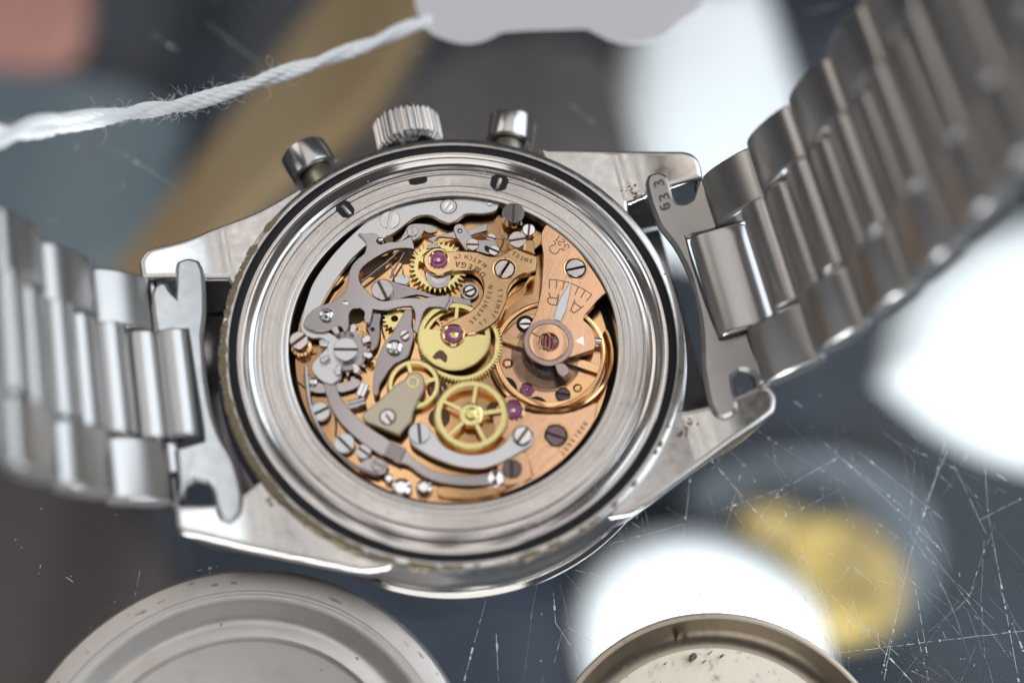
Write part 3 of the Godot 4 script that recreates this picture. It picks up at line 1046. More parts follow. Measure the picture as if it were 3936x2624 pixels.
func _crown_r(i: int) -> float:
	return [2.95, 2.97, 2.95, 2.87, 2.75, 2.71, 2.75, 2.87][i % 8]


# ---------------------------------------------------------------- the movement
func build_movement() -> void:
	var mb := Mb.new()
	prism(mb, ring(Vector2.ZERO, 13.29, 120), 8.0, 8.3, 0.0)
	obj("gap_shade_disc", mb, "black")  # black disc that paints the dark gap round the movement
	mb = Mb.new()
	prism(mb, ring(Vector2.ZERO, 12.9, 120), 8.2, 8.5, 0.05)
	obj("main_plate", mb, "gold_plate")
	# the chronograph plate that fills the left and the bottom
	var cp := arc(Vector2.ZERO, 12.95, -1.0, -TAU + 1.05, 70)
	cp.append_array(V2([6.63,7.92, 6.41,6.85, 5.86,5.62, 5.59,4.35, 4.62,3.32, 3.59,1.53, 2.72,-0.3, 2.87,-2.65, 3.78,-4.71, 5.14,-6.04, 6.04,-7.74, 5.83,-9.56]))
	mb = Mb.new()
	prism(mb, cp, 8.4, 9.5, 0.05)
	var base := obj("chronograph_plate", mb, "gold_plate")
	# seams between the plates, cut into the gold
	mb = Mb.new()
	for s in [[-9.12,5.88, -8.73,7.31, -8.65,8.24, -8.26,9.34], [-12.94,1.62, -11.81,1.68, -11.13,1.45], [-12.28,4.04, -11.05,4.89], [2.82,-9.12, 3.11,-9.72, 3.22,-10.48], [-5.88,-2.86, -6.13,-1.49, -5.79,-0.39], [-5.88,11.06, -4.65,11.45, -3.17,12.43]]:
		stroke(mb, smooth_open(V2(s)), 0.16, 9.512)
	obj("seam", mb, "engraving", base)

	# --- wheels
	gear(Vector2(-2.02, -6.95), 2.45, 2.03, 1.66, 33, 10.05, 10.3, "brass", 4, 0.9, 0.35, 0.5)
	var heart := plate("heart_cam", [-3.04,-6.04, -2.91,-6.33, -2.56,-6.55, -1.99,-6.65, -1.36,-6.66, -0.99,-6.47, -0.85,-6.12, -0.95,-5.83, -1.24,-5.44, -1.65,-4.99, -2.07,-5.09, -2.51,-5.36, -2.88,-5.69], 10.4, 0.4, "screw_steel", 3, 0.05)
	turned("cam_collar", Vector2(-1.87, -5.9), 10.43, [1.0, -0.3, 1.0, 0, 0.6, 0], "lever_steel", 24, heart)
	plate("cam_tip", [-3.16,-8.36, -2.96,-8.8, -2.64,-8.97, -2.21,-8.87, -1.94,-8.66, -2.6,-8.51], 10.4, 0.3, "lever_steel", 3)
	gear(Vector2(0.51, -0.33), 3.45, 3.19, 2.89, 72, 9.95, 10.12, "brass")
	gear(Vector2(-5.09, -1.92), 1.0, 0.78, 0.3, 14, 10.0, 10.2, "brass")
	var centre := gear(Vector2(-0.07, -0.71), 3.02, 2.94, 2.55, 150, 10.42, 10.55, "brass", 4, 0.7, -1.57, 0.3)
	mb = Mb.new()
	prism(mb, half_disc(Vector2(-0.07, -0.71), 2.59, -0.12, 3.3), 10.43, 10.535, 0.0)
	obj("wheel_disc", mb, "brass", centre)
	plate("wheel_window", [-1.66,1.31, -1.42,0.89, -1.13,0.61, -0.82,0.67, -0.44,1.06, -0.44,1.61, -0.66,1.63, -0.97,1.39, -1.22,1.38, -1.41,1.53], 10.545, 0.006, "engraving", 1, 0.0, 0.0, centre)  # dark patch on the disc, painting the shade of a cutout
	gear(Vector2(-1.81, -1.7), 0.85, 0.58, 0.45, 14, 9.7, 9.9, "gold_bridge")
	gear(Vector2(-2.9, 3.63), 2.21, 2.04, 1.72, 80, 10.1, 10.3, "brass", 4, 0.6, -0.35, 0.32)
	gear(Vector2(1.93, 5.91), 2.99, 2.83, 2.39, 110, 10.5, 10.75, "brass", 5, 0.96, -1.5, 0.3)
	# dark discs painting the shade of openings below the wheels
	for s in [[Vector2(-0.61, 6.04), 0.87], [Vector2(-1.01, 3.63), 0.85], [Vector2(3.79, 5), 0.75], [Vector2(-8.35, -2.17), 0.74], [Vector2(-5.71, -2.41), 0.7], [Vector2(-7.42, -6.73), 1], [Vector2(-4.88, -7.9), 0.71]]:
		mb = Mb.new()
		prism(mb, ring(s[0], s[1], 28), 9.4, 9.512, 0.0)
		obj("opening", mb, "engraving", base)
	jewel(Vector2(-1.1, 3.75), 9.52, 0.45, base)
	jewel(Vector2(5.24, 5.1), 10.32, 0.71, base)

	# --- the balance, right
	mb = Mb.new()
	prism(mb, ring(Vector2(7.92, 0.38), 4.48, 72), 9.1, 9.32, 0.03)
	var under := obj("balance_floor", mb, "rose_gold")
	screw(Vector2(5.65, -2.73), 9.62, 0.51, -0.07, "screw_steel", 0.3, under)
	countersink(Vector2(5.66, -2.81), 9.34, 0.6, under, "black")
	pin(Vector2(4.45, 0.8), 9.5, 0.45, "polished_gold", 0.3, under)
	pin(Vector2(10.28, 2.42), 9.5, 0.4, "polished_gold", 0.3, under)
	jewel(Vector2(6.21, 2.92), 9.36, 0.48, under)
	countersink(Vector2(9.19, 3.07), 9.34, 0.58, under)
	screw(Vector2(9.18, 3.13), 9.55, 0.58, 0.10, "dark_screw", 0.3, under)
	for s in [[4,2.13, 4.7,2.01, 5.25,2.45, 5.45,3.08, 5.21,3.21, 4.57,2.83], [6.35,3.63, 7.04,3.41, 7.66,3.62, 7.99,4.02, 7.09,4.05]]:
		plate("slot_shade", s, 9.34, 0.05, "black", 3, 0.0, 0.0, under)  # black inlays paint the shade inside cuts in the floor
	plate("lever_cover", [9.15,1.82, 9.84,1.49, 10.64,1.3, 11.76,1.36, 11.81,2.22, 11.06,3.26, 10.09,3.88, 9.47,3.72, 9.52,2.86], 9.38, 0.12, "gold_plate", 3, 0.02, 0.6, under)
	var bal := turned("balance_wheel", Vector2(7.84, -0.22), 9.95, [4.58, -0.35, 4.61, -0.03, 4.52, 0.0, 4.26, 0.0, 4.22, -0.03, 4.22, -0.35], "polished_gold", 96)
	mb = Mb.new()
	var bc := Vector2(7.84, -0.24)
	var bd := Vector2.from_angle(0.25)
	prism(mb, PackedVector2Array([bc + bd * 4.2 + bd.orthogonal() * 0.35, bc - bd * 4.2 + bd.orthogonal() * 0.35, bc - bd * 4.2 - bd.orthogonal() * 0.35, bc + bd * 4.2 - bd.orthogonal() * 0.35]), 9.7, 9.85, 0.03)
	obj("balance_arm", mb, "gold_bridge", bal)
	mb = Mb.new()
	var hc := Vector2(7.61, -0.09)
	for q in 13:   # the hairspring, a close spiral that rises towards its middle
		var pts := PackedVector3Array()
		for i in 41:
			var a := TAU * i / 40.0
			var rr := 0.95 + 0.155 * (q + i / 40.0)
			pts.append(v3(hc + Vector2.from_angle(a) * rr + Vector2(0.15, 0.5) * (1.0 - q / 14.0) * 0.5, 10.28 - 0.043 * q))
		tube(mb, pts, 0.04, 5)
	obj("hairspring", mb, "spring_steel", bal)
	turned("roller", Vector2(7.73, 0.51), 9.65, [1.35, -0.2, 1.35, -0.03, 1.3, 0, 0, 0.01], "dark_screw", 48, bal)
	mb = Mb.new()
	lathe(mb, v3(Vector2(7.86, -0.17), 0.0), UP, [5.15, 10.05, 4.95, 10.12, 4.86, 10.0, 4.8, 9.3, 4.7, 9.26], 72, -0.5, 2.9)
	obj("recess_wall", mb, "polished_gold", under)
	# --- the balance cock with its index
	var cock := plate("balance_cock", [7.05,-11.62, 6.72,-11.5, 6.5,-11.14, 6.36,-10.71, 6.36,-10.1, 6.5,-9.27, 6.66,-8.36, 6.69,-7.53, 6.68,-6.61, 6.68,-5.7, 6.64,-4.98, 6.52,-4.07, 6.36,-3.25, 6.16,-2.6, 5.77,-1.77, 5.67,-0.99, 5.92,0.14, 6.86,0.92, 8,0.98, 9.17,0.44, 10.51,-0.16, 11.36,-0.55, 11.47,-1.08, 11.4,-1.6, 11.21,-2.11, 10.89,-2.61, 10.34,-3.05, 10.47,-3.55, 10.93,-4.22, 11.38,-4.89, 12.04,-5.68, 11.68,-6.37, 11.13,-7.23, 10.55,-8.04, 9.82,-8.99, 8.92,-10.07, 8.03,-10.92, 7.4,-11.52], 10.7, 0.75, "rose_gold", 3, 0.05, 1.25)
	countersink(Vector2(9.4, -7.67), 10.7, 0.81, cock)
	screw(Vector2(9.4, -7.63), 10.82, 0.8, -0.31, "screw_steel", 0.2, cock)
	mb = Mb.new()
	stroke(mb, smooth_open(V2([7.27,-6.43, 7.89,-6.44, 8.59,-6.37, 9.18,-6.23, 9.73,-6.01, 10.33,-5.73, 10.89,-5.4])), 0.07, 10.706)
	for s in [[7.32,-6.43, 7.33,-5.63], [7.93,-6.42, 7.89,-5.65], [8.56,-6.34, 8.43,-5.59], [9.73,-5.98, 9.5,-5.27], [10.32,-5.68, 10,-5.04], [10.87,-5.38, 10.46,-4.74]]:
		stroke(mb, V2(s), 0.075, 10.708)
	for s in [[8.17,-5.17, 8.06,-4.18, 7.74,-4.15, 7.42,-4.25, 7.27,-4.46, 7.3,-4.7, 7.5,-4.8, 8.1,-4.77], [7.51,-4.8, 7.34,-5.21], [9.54,-4.77, 9.23,-3.8, 9.54,-3.61, 10.28,-4.31], [9.48,-4.53, 10.04,-4.16]]:
		stroke(mb, V2(s), 0.085, 10.709 + 0.001 * mb.v.size() * 0.001)
	for s in [[7.89,-10.52, 7.61,-10.12, 7.77,-10.12], [8.1,-10.28, 8.34,-10.1, 8.25,-9.95, 7.89,-10.01, 7.81,-9.86, 7.91,-9.7, 8.09,-9.75], [8.31,-9.53, 8.36,-9.73, 8.55,-9.79, 8.72,-9.69, 8.71,-9.53, 8.63,-9.47], [8.45,-9.66, 8.42,-9.47], [8.2,-9.43, 8.44,-9.24], [8.08,-9.35, 8.3,-9.14], [7.36,-10.02, 7.51,-9.95, 7.59,-9.79, 7.49,-9.64, 7.21,-9.52, 7.11,-9.35, 7.13,-9.14, 7.29,-8.92, 7.55,-8.83, 7.79,-8.92, 7.94,-9.22, 8.05,-9.37]]:
		stroke(mb, smooth_open(V2(s)), 0.075, 10.706 + 0.0005 * rng.randi_range(1, 8))
	obj("lettering", mb, "engraving", cock)
	plate("index_window", [9.78,-1.12, 10.41,-1.64, 10.51,-0.82], 10.712, 0.05, "polished_steel", 1, 0.0, 0.0, cock)
	mb = Mb.new()
	var sd := Vector2(11.44, -1.48)
	lathe(mb, v3(sd - Vector2(0.3, 0), 10.25), Vector3(1, 0, 0), [0.14, 0, 0.14, 0.22, 0.27, 0.23, 0.27, 0.8, 0.2, 0.83, 0, 0.83], 20)
	obj("stud_screw", mb, "polished_steel", cock)
	# regulator: ring, pointer and tail
	var rc := Vector2(7.61, -0.75)
	var rr0 := 2.02
	var reg := turned("regulator", rc, 10.95, [rr0, -0.25, rr0, -0.03, rr0 - 0.03, 0, rr0 * 0.815, 0, rr0 * 0.8, -0.03, rr0 * 0.8, -0.25], "mauve_steel", 72)
	plate("pointer", [9.06,-6.3, 9.16,-6.23, 9.16,-6.08, 9.07,-5.23, 8.96,-4.46, 8.88,-3.7, 8.63,-3.1, 8.47,-2.61, 8.2,-2.73, 7.89,-2.74, 7.94,-3.2, 8.04,-3.96, 8.23,-4.56, 8.49,-5.21, 8.77,-5.75, 8.93,-6.19], 10.93, 0.22, "bright_lever", 2, 0.05, 0.0, reg)
	plate("tail", [8.25,1.14, 8.78,0.93, 9.04,1.01, 9.31,1.26, 9.48,1.56, 9.35,1.89, 8.96,2.06, 8.6,1.91, 8.42,1.55], 10.9, 0.2, "mauve_steel", 3, 0.04, 0.0, reg)
	mb = Mb.new()
	lathe(mb, v3(rc, 10.95), UP, [rr0 * 0.785, -0.6, rr0 * 0.785, -0.02, rr0 * 0.77, 0.02, rr0 * 0.72, 0.03, rr0 * 0.42, 0.03, rr0 * 0.38, -0.03, rr0 * 0.36, -0.12, 0, -0.14], 64)
	var cap := obj("balance_cap", mb, "rose_gold")
	mb = Mb.new()
	lathe(mb, v3(rc + Vector2(0.02, -0.02), 10.9), UP, [rr0 * 0.34, -0.05, rr0 * 0.33, 0.02, rr0 * 0.24, 0.06, rr0 * 0.1, 0.075, 0, 0.08], 32)
	obj("jewel", mb, "red_ruby", cap)
	mb = Mb.new()
	var tub := PackedVector3Array()
	for p in smooth_open(V2([6.2,-1.42, 6.71,-1.17, 6.89,-1.13, 7.06,-1.37, 7.47,-1.48, 7.71,-1.2, 7.99,-1.1, 8.19,-1.18])): tub.append(v3(p, 11.02))
	tube(mb, tub, 0.06, 6)
	tub = PackedVector3Array()
	for p in smooth_open(V2([6.68,-0.71, 6.87,-0.21, 7.02,-0.13, 7.44,-0.26, 7.69,-0.09, 7.94,-0.05])): tub.append(v3(p, 11.02))
	tube(mb, tub, 0.06, 6)
	obj("shock_spring", mb, "polished_gold", cap)

	# --- the bridge with the maker's name
	var br := plate("chronograph_bridge", [-3.01,-7.92, -2.63,-8.28, -2.13,-8.42, -1.68,-8.37, -1.35,-8.11, -0.8,-8.25, 0.11,-8.32, 1.11,-8.32, 1.97,-8.08, 2.63,-8.08, 3.2,-8.29, 3.82,-8.82, 4.3,-9.05, 4.73,-8.84, 5.33,-8.62, 6.12,-8.42, 6.22,-7.71, 6.16,-7.05, 5.71,-6.88, 5.07,-6.64, 4.52,-6.22, 4.15,-5.69, 3.97,-5.12, 3.96,-4.49, 3.89,-3.9, 3.67,-3.17, 3.47,-2.59, 3.03,-1.98, 2.39,-1.43, 1.62,-0.98, 0.92,-0.79, 0.73,-0.46, 0.42,0.05, -0.06,0.27, -0.58,0.14, -1.02,-0.21, -1.19,-0.72, -1.05,-1.3, -0.65,-1.74, -0.12,-2.12, 0.58,-2.56, 1.18,-3.06, 1.66,-3.69, 1.89,-4.43, 1.91,-5.2, 1.73,-5.9, 1.37,-6.37, 0.85,-6.62, 0.19,-6.59, -0.54,-6.46, -1.09,-6.22, -1.57,-5.99, -2.05,-5.92, -2.56,-6.08, -3.02,-6.45, -3.27,-7.06, -3.26,-7.53], 10.8, 0.85, "gold_bridge", 3, 0.1, 0.5)
	jewel(Vector2(-2.01, -7.28), 10.82, 0.68, br)
	jewel(Vector2(-0.12, -0.76), 10.82, 0.71, br)
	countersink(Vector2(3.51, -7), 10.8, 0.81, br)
	screw(Vector2(3.51, -6.93), 10.92, 0.8, 2.02, "rose_screw", 0.2, br)
	letters("OMEGA", [1.75,-6.28, 1.28,-6.7, 0.66,-6.89, 0.11,-6.99, -0.41,-7.04], 0.51, 10.8, br)
	letters("WATCHCo", [1.84,-7.12, 1.38,-7.42, 0.99,-7.59, 0.63,-7.7, 0.25,-7.77, -0.35,-7.79, -0.62,-7.62], 0.37, 10.8, br)
	letters("SEVENTEEN", [1.22,-1.98, 1.48,-2.32, 1.75,-2.69, 1.96,-3.07, 2.16,-3.46, 2.3,-3.86, 2.41,-4.29, 2.49,-4.75, 2.51,-5.23], 0.38, 10.8, br)
	letters("17JEWELS", [1.97,-1.86, 2.34,-2.18, 2.93,-2.65, 3.14,-3.09, 3.25,-3.56, 3.33,-4.05, 3.36,-4.54, 3.32,-5], 0.37, 10.8, br)
	letters("SWISS", [5.64,-7.91, 5.23,-8, 4.87,-8.11, 4.51,-8.26, 4.21,-8.49], 0.38, 10.8, br)

	# --- the bottom right bridge
	var tb := arc(Vector2.ZERO, 12.95, 0.42, 1.2, 24)
	tb.append_array(V2([7.15,10.31, 6.71,9.03, 6.17,8.37, 5.35,7.93, 3.89,7.03, 3.58,5.71, 4.07,4.4, 4.82,3.85, 5.44,4.06, 5.87,4.55, 6.11,5.05, 6.92,5.21, 8.01,5.17, 9.1,5.04, 10.07,4.74, 11.04,4.23, 11.91,3.73]))
	mb = Mb.new()
	mb.turn = 0.9
	prism(mb, tb, 9.6, 10.3, 0.06)
	var bb := obj("train_bridge", mb, "rose_gold")
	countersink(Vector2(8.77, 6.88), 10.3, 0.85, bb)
	screw(Vector2(8.77, 6.91), 10.42, 0.83, 0.24, "dark_screw", 0.3, bb)
	letters("20961800", [9.36,8.3, 9.64,7.93, 9.87,7.56, 10.1,7.17, 10.36,6.8, 10.59,6.44, 10.83,6.09, 11.03,5.7], 0.39, 10.3, bb)
	plate("barrel_bridge", [4.51,8.52, 4.98,8.27, 5.75,8.1, 6.46,8.34, 6.82,9.23, 7.17,10.66, 6.37,11.03, 5.42,11.27, 4.45,11.31, 4.28,10.37], 10.3, 0.5, "rose_gold", 2, 0.06)
	screw(Vector2(5.5, 9.95), 10.45, 0.78, 1.45, "dark_screw", 0.3)
	plate("corner_plate", [-0.15,11.94, 0.27,11.75, 2.12,11.78, 3.75,11.44, 5.06,10.82, 5.21,11.51, 4,12.16, 2.29,12.57, 0.55,12.62, -0.04,12.48], 10.05, 0.4, "gold_plate", 3, 0.05)

	# --- levers and springs, upper left
	plate("operating_lever", [1.67,-14.07, 2.24,-13.93, 2.53,-13.5, 2.55,-12.97, 2.32,-12.47, 1.83,-12.26, 1.12,-12.09, 0.2,-12.02, -0.37,-11.76, -0.86,-11.23, -1.47,-10.93, -2.15,-11.05, -2.86,-11.39, -3.55,-11.5, -4.36,-11.19, -5.04,-10.53, -5.64,-9.85, -6.32,-9.25, -7.17,-8.66, -8.19,-8.09, -8.76,-7.39, -9.32,-6.59, -9.85,-5.58, -10.37,-4.49, -10.77,-3.5, -11.04,-2.67, -11.17,-2.25, -11.25,-1.36, -11.07,-0.67, -10.27,-0.13, -9.57,0.24, -9.09,0.8, -8.66,1.63, -8.7,2.58, -8.75,3.7, -9.34,4.35, -9.99,4.24, -10.6,3.87, -11.06,3.32, -11.16,2.73, -10.7,2, -10.24,1.26, -10.23,0.74, -10.84,0.45, -11.63,0.52, -12.24,0.23, -12.57,-0.35, -12.57,-0.97, -12.5,-1.86, -12.38,-2.76, -12.13,-4.14, -11.61,-5.46, -10.59,-7.39, -9.26,-9.29, -7.94,-10.88, -7.25,-11.38, -5.72,-12.05, -3.68,-12.73, -1.6,-13.16, -0.18,-13.42, 0.91,-13.58, 1.18,-13.89], 10.55, 0.4, "bright_lever", 3, 0.05, 0.9)
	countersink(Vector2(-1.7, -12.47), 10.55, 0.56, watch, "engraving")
	screw(Vector2(-1.7, -12.45), 10.6, 0.44, -1.10, "polished_steel", 0.4)
	screw(Vector2(-6.49, -10.7), 10.62, 0.87, 1.61, "screw_steel", 0.4)
	pin(Vector2(1.75, -13.12), 10.63, 0.37)
	turned("hole", Vector2(-8.16, -9.56), 10.556, [0.46, 0.0, 0, 0.001], "engraving", 24)  # dark disc on the lever, painting a hole's shade
	plate("click_spring", [-5.82,-8.42, -5.47,-9.02, -5.14,-9.8, -4.91,-10.39, -4.39,-10.65, -3.64,-10.7, -3,-10.65, -2.56,-10.48, -2.33,-10.31, -2.43,-10.07, -3.13,-9.88, -3.53,-10.05, -3.69,-9.61, -4.06,-9.2, -4.38,-9.03, -4.73,-9.51, -5.28,-8.85], 10.4, 0.3, "lever_steel", 2, 0.04, 0.4)
	screw(Vector2(-4.48, -9.86), 10.5, 0.48, 1.28, "rose_screw", 0.4)
	var ham := plate("hammer", [-12.31,-0.36, -12.15,-1.08, -11.76,-1.73, -11.17,-2.19, -10.49,-2.52, -9.82,-3.03, -9.4,-3.56, -9.23,-4.12, -9.23,-4.75, -9.22,-5.48, -9.04,-6.13, -8.66,-6.72, -8.24,-7.2, -8.12,-7.74, -8.23,-8.29, -8.53,-8.67, -8.93,-8.99, -8.84,-9.13, -8.37,-9.08, -7.89,-9.2, -7.47,-9.17, -7.17,-8.9, -7.35,-8.51, -7.19,-8.3, -6.86,-8.26, -6.46,-8.46, -6.06,-8.56, -5.65,-8.59, -5.21,-8.77, -4.82,-9.04, -4.55,-9.25, -4.29,-8.72, -4.08,-8, -4.68,-8.12, -5.5,-8.01, -6.21,-7.7, -6.9,-7.22, -7.57,-6.64, -8.12,-6.04, -8.36,-5.56, -8.37,-5.06, -8.18,-4.58, -7.75,-4.08, -7.2,-3.6, -6.71,-3.27, -6.16,-3.14, -5.6,-3.23, -4.89,-3.46, -3.93,-3.62, -2.96,-3.69, -2.08,-3.91, -1.36,-4.09, -0.8,-4.19, -0.74,-3.77, -1.06,-2.89, -1.66,-3.07, -2.26,-2.93, -2.66,-2.56, -2.81,-1.93, -2.91,-1.34, -3.01,-0.46, -3.48,-0.87, -3.37,-1.61, -3.44,-2.26, -3.65,-2.76, -4.01,-2.89, -4.89,-2.7, -5.82,-2.35, -6.86,-2.34, -6.89,-1.85, -6.91,-1.4, -7.04,-0.99, -7.29,-1.08, -7.5,-1.43, -7.53,-1.96, -7.76,-2.19, -8.18,-2.3, -8.59,-2.04, -8.74,-1.58, -8.66,-0.97, -8.76,-0.22, -8.93,0.02, -9.13,-0.4, -9.33,-0.56, -10.01,-0.21, -10.55,0, -11.18,0.06, -11.85,-0.05], 10.85, 0.38, "lever_steel", 3, 0.05, 0.15)
	plate("hammer_face", [-0.8,-4.19, -0.48,-3.93, -0.51,-3.57, -0.87,-2.88, -1.06,-2.92, -0.74,-3.75], 10.75, 0.4, "dark_lever", 1, 0.02, 0.0, ham)
	turned("hammer_post", Vector2(-10.52, -1.32), 10.85, [0.58, 0, 0.57, 0.3, 0.5, 0.42, 0.39, 0.46, 0.36, 0.38, 0.24, 0.46, 0, 0.54], "polished_steel", 32, ham)
	pin(Vector2(-9.19, -2.62), 10.92, 0.29, "screw_steel", 0.3, ham)
	pin(Vector2(-7.04, -8.71), 10.8, 0.23)
	turned("hole", Vector2(-6.37, -8.88), 10.562, [0.37, 0.0, 0, 0.001], "engraving", 24)  # shade of a hole, painted as a dark disc
	plate("coupling_lever", [-7.33,-4.53, -6.99,-5.06, -6.36,-5.31, -5.68,-5.15, -4.91,-4.95, -4.07,-4.76, -3.22,-4.55, -2.37,-4.27, -1.46,-4.18, -0.31,-4.22, 0.94,-4.08, 1.14,-3.53, 0.41,-3.57, -0.42,-3.68, -1.27,-3.93, -2.34,-3.95, -3.42,-4.1, -4.37,-3.82, -5.16,-3.48, -6.35,-3.19, -7.05,-3.57], 10.45, 0.3, "dark_lever", 3, 0.04, 0.7)
	screw(Vector2(-6.3, -4.06), 11.05, 0.9, 1.03, "screw_steel", 0.6)
	mb = Mb.new()
	for s in [[[-8.23,-4.95, -7.35,-5.85, -6.32,-6.96, -5.52,-7.97], 0.12], [[-5.86,-5.52, -5.66,-6.27, -5.2,-7.33, -4.95,-8.09], 0.09], [[-5.07,-6.86, -4.69,-5.7], 0.05], [[-5.97,-6.77, -5.51,-5.62], 0.05], [[-9.01,-7.12, -9.51,-6.42, -10.47,-4.96], 0.16]]:
		var pts := PackedVector3Array()
		for p in V2(s[0]): pts.append(v3(p, 10.2))
		tube(mb, pts, s[1], 6)
	obj("wire_spring", mb, "dark_lever")
	plate("bearing_block", [-5.59,-5.61, -5.05,-5.99, -4.37,-5.87, -4.24,-5.38, -4.53,-5.03, -5.45,-5.17], 10.15, 0.3, "bright_lever", 2)
	plate("friction_blade", [-10.85,-3.97, -10.76,-4.52, -10.19,-5.21, -9.72,-5.44, -9.82,-4.98, -10.32,-4.38], 10.0, 0.15, "polished_gold", 3)

	# --- upper right: pawl and clamp
	plate("long_pawl", [-3.17,-9.33, -2.52,-9.7, -1.71,-9.97, -0.98,-10.26, 0.33,-10.6, 1.46,-11.18, 1.74,-11.28, 1.78,-11.02, 1.75,-10.57, 0.79,-10.17, -0.01,-9.72, -0.83,-9.62, -1.68,-9.66, -2.26,-9.59, -2.66,-9.03], 10.4, 0.28, "lever_steel", 2, 0.04, 0.3)
	plate("pawl_clamp", [-1.07,-10.35, -0.96,-10.74, -0.63,-10.89, -0.29,-10.79, 0,-10.41, 0.48,-9.8, 0.83,-9.56, 1.83,-9.61, 2.59,-9.57, 2.78,-9.14, 2.94,-8.6, 2.2,-8.27, 1.52,-8.39, 0.93,-8.48, 0.18,-8.5, -0.3,-9.12, -0.77,-9.68], 10.6, 0.25, "lever_steel", 3, 0.04, 0.3)
	turned("hole", Vector2(-0.53, -10.24), 10.605, [0.22, 0, 0, 0.001], "black", 20)  # black disc painting the shade round the small pin
	pin(Vector2(-0.53, -10.23), 10.64, 0.14)
	screw(Vector2(0.67, -9), 10.8, 0.55, -0.08, "rose_screw", 0.4)
	turned("hole", Vector2(2.07, -8.88), 10.605, [0.4, 0, 0, 0.001], "black", 20)  # black disc painting the shade inside a clamp hole
	screw(Vector2(2.51, -8.6), 10.85, 0.46, 0.35, "screw_steel", 0.3)
	screw(Vector2(2.16, -10), 10.3, 0.42, 0.22, "rose_screw", 0.4)
	mb = Mb.new()
	var wsp := PackedVector3Array()
	for p in smooth_open(V2([1.38,-9.99, 1.98,-9.9, 2.74,-9.79, 3.58,-9.8, 4.23,-9.99])): wsp.append(v3(p, 10.62))
	tube(mb, wsp, 0.06, 6)
	obj("wire_spring", mb, "lever_steel")
	screw(Vector2(4.38, -9.73), 11.0, 0.75, -0.27, "rose_screw", 0.9)
	screw(Vector2(5.26, -11.04), 10.4, 0.55, 1.57, "screw_steel", 0.6)
	screw(Vector2(3.84, -12.06), 11.25, 0.95, 1.54, "polished_steel", 1.1)
	turned("collar", Vector2(3.86, -12.17), 10.6, [0.72, -0.7, 0.72, 0.3], "dark_lever", 32)
	screw(Vector2(0.81, -5.05), 10.15, 0.45, -0.51, "screw_steel", 0.3)
	turned("screw_seat", Vector2(0.8, -5.09), 9.8, [0.76, 0, 0.74, 0.12, 0.58, 0.13, 0.51, 0.02], "lever_steel", 36)
	plate("stop_block", [3.43,-9.74, 4.46,-9.56, 5.25,-10.2, 5.76,-10.15, 5.92,-9.14, 6.02,-8.82, 5.33,-9.08, 4.65,-9.2, 3.97,-9.32], 10.15, 0.5, "gold_plate", 2, 0.05)

	# --- left: column wheel and its jumper
	var cw := Vector2(-8.62, 1.37)
	var ratchet := gear(Vector2(-8.64, 1.38), 2.05, 1.61, 0.0, 16, 9.95, 10.25, "nickel")
	ratchet.name = "ratchet"
	var col := turned("column_wheel", cw, 10.3, [1.7, -0.3, 1.7, 0.2, 1.0, 0.22], "dark_lever", 36)
	for i in 8:
		var a := TAU * i / 8.0 + 0.2
		var d := Vector2.from_angle(a)
		mb = Mb.new()
		prism(mb, PackedVector2Array([cw + d * 1.45 + d.orthogonal() * 0.2, cw + d * 2.1 + d.orthogonal() * 0.3, cw + d * 2.28, cw + d * 2.1 - d.orthogonal() * 0.3, cw + d * 1.45 - d.orthogonal() * 0.2]), 10.2, 10.95, 0.06)
		obj("column", mb, "screw_steel", col)
	screw(Vector2(-8.59, 1.47), 11.15, 0.99, -0.09, "bright_lever", 0.7, col)
	plate("jumper", [-11.78,3.53, -11.53,3.3, -11.29,3.62, -10.54,4.1, -10.08,4.23, -9.55,3.71, -9.36,3.31, -8.97,3.23, -8.79,4.02, -8.02,3.74, -8.03,3.4, -7.79,3.37, -7.41,3.51, -7.07,3.82, -7.32,4.23, -7.85,4.49, -8.61,4.77, -10.18,4.96, -11.06,4.96, -11.49,4.7], 10.15, 0.3, "lever_steel", 2, 0.04)
	pin(Vector2(-10.92, 4.22), 10.5, 0.38)
	screw(Vector2(-12.45, 0.98), 10.95, 0.74, -0.79, "rose_screw", 0.35)
	turned("screw_post", Vector2(-12.28, 1.28), 10.6, [0.82, -0.8, 0.82, -0.3, 0.6, -0.25, 0.6, 0.1], "gold_plate", 36)
	plate("bell_lever", [-6.94,-2.27, -6.27,-2.31, -6.19,-2.16, -6.22,-1.36, -6.13,-0.66, -6.12,-0.05, -6.27,0.75, -6.5,1.12, -6.76,1.02, -6.77,0.45, -7.01,-0.4, -7.25,-0.95, -7.03,-1.19, -6.88,-1.65], 10.35, 0.3, "dark_lever", 3, 0.04)
	turned("hole", Vector2(-6.75, -0.75), 10.356, [0.19, 0, 0, 0.001], "black", 20)  # hole's darkness painted by a small black disc
	var sl := plate("sliding_lever", [-4.3,-2.7, -3.75,-2.73, -3.65,-2.21, -3.58,-1.19, -3.33,-0.6, -3.45,0.55, -3.68,1.44, -4.04,1.77, -4.56,2.12, -4.98,2.68, -5.3,3.34, -5.61,4.1, -5.6,4.69, -5.75,4.94, -6,4.86, -6.11,4.4, -6.15,3.56, -6.18,2.7, -6.04,1.83, -5.83,0.95, -5.52,0.18, -5.11,-0.48, -4.86,-1.16, -4.54,-1.94], 10.5, 0.3, "dark_lever", 3, 0.04, 0.5)
	turned("post", Vector2(-4.76, 0.81), 10.5, [0.65, -0.1, 0.65, 0.3, 0.6, 0.4, 0.38, 0.48, 0.28, 0.44, 0, 0.46], "polished_steel", 36, sl)
	screw(Vector2(-4.04, -0.35), 10.85, 0.4, -0.74, "screw_steel", 0.5, sl)
	mb = Mb.new()
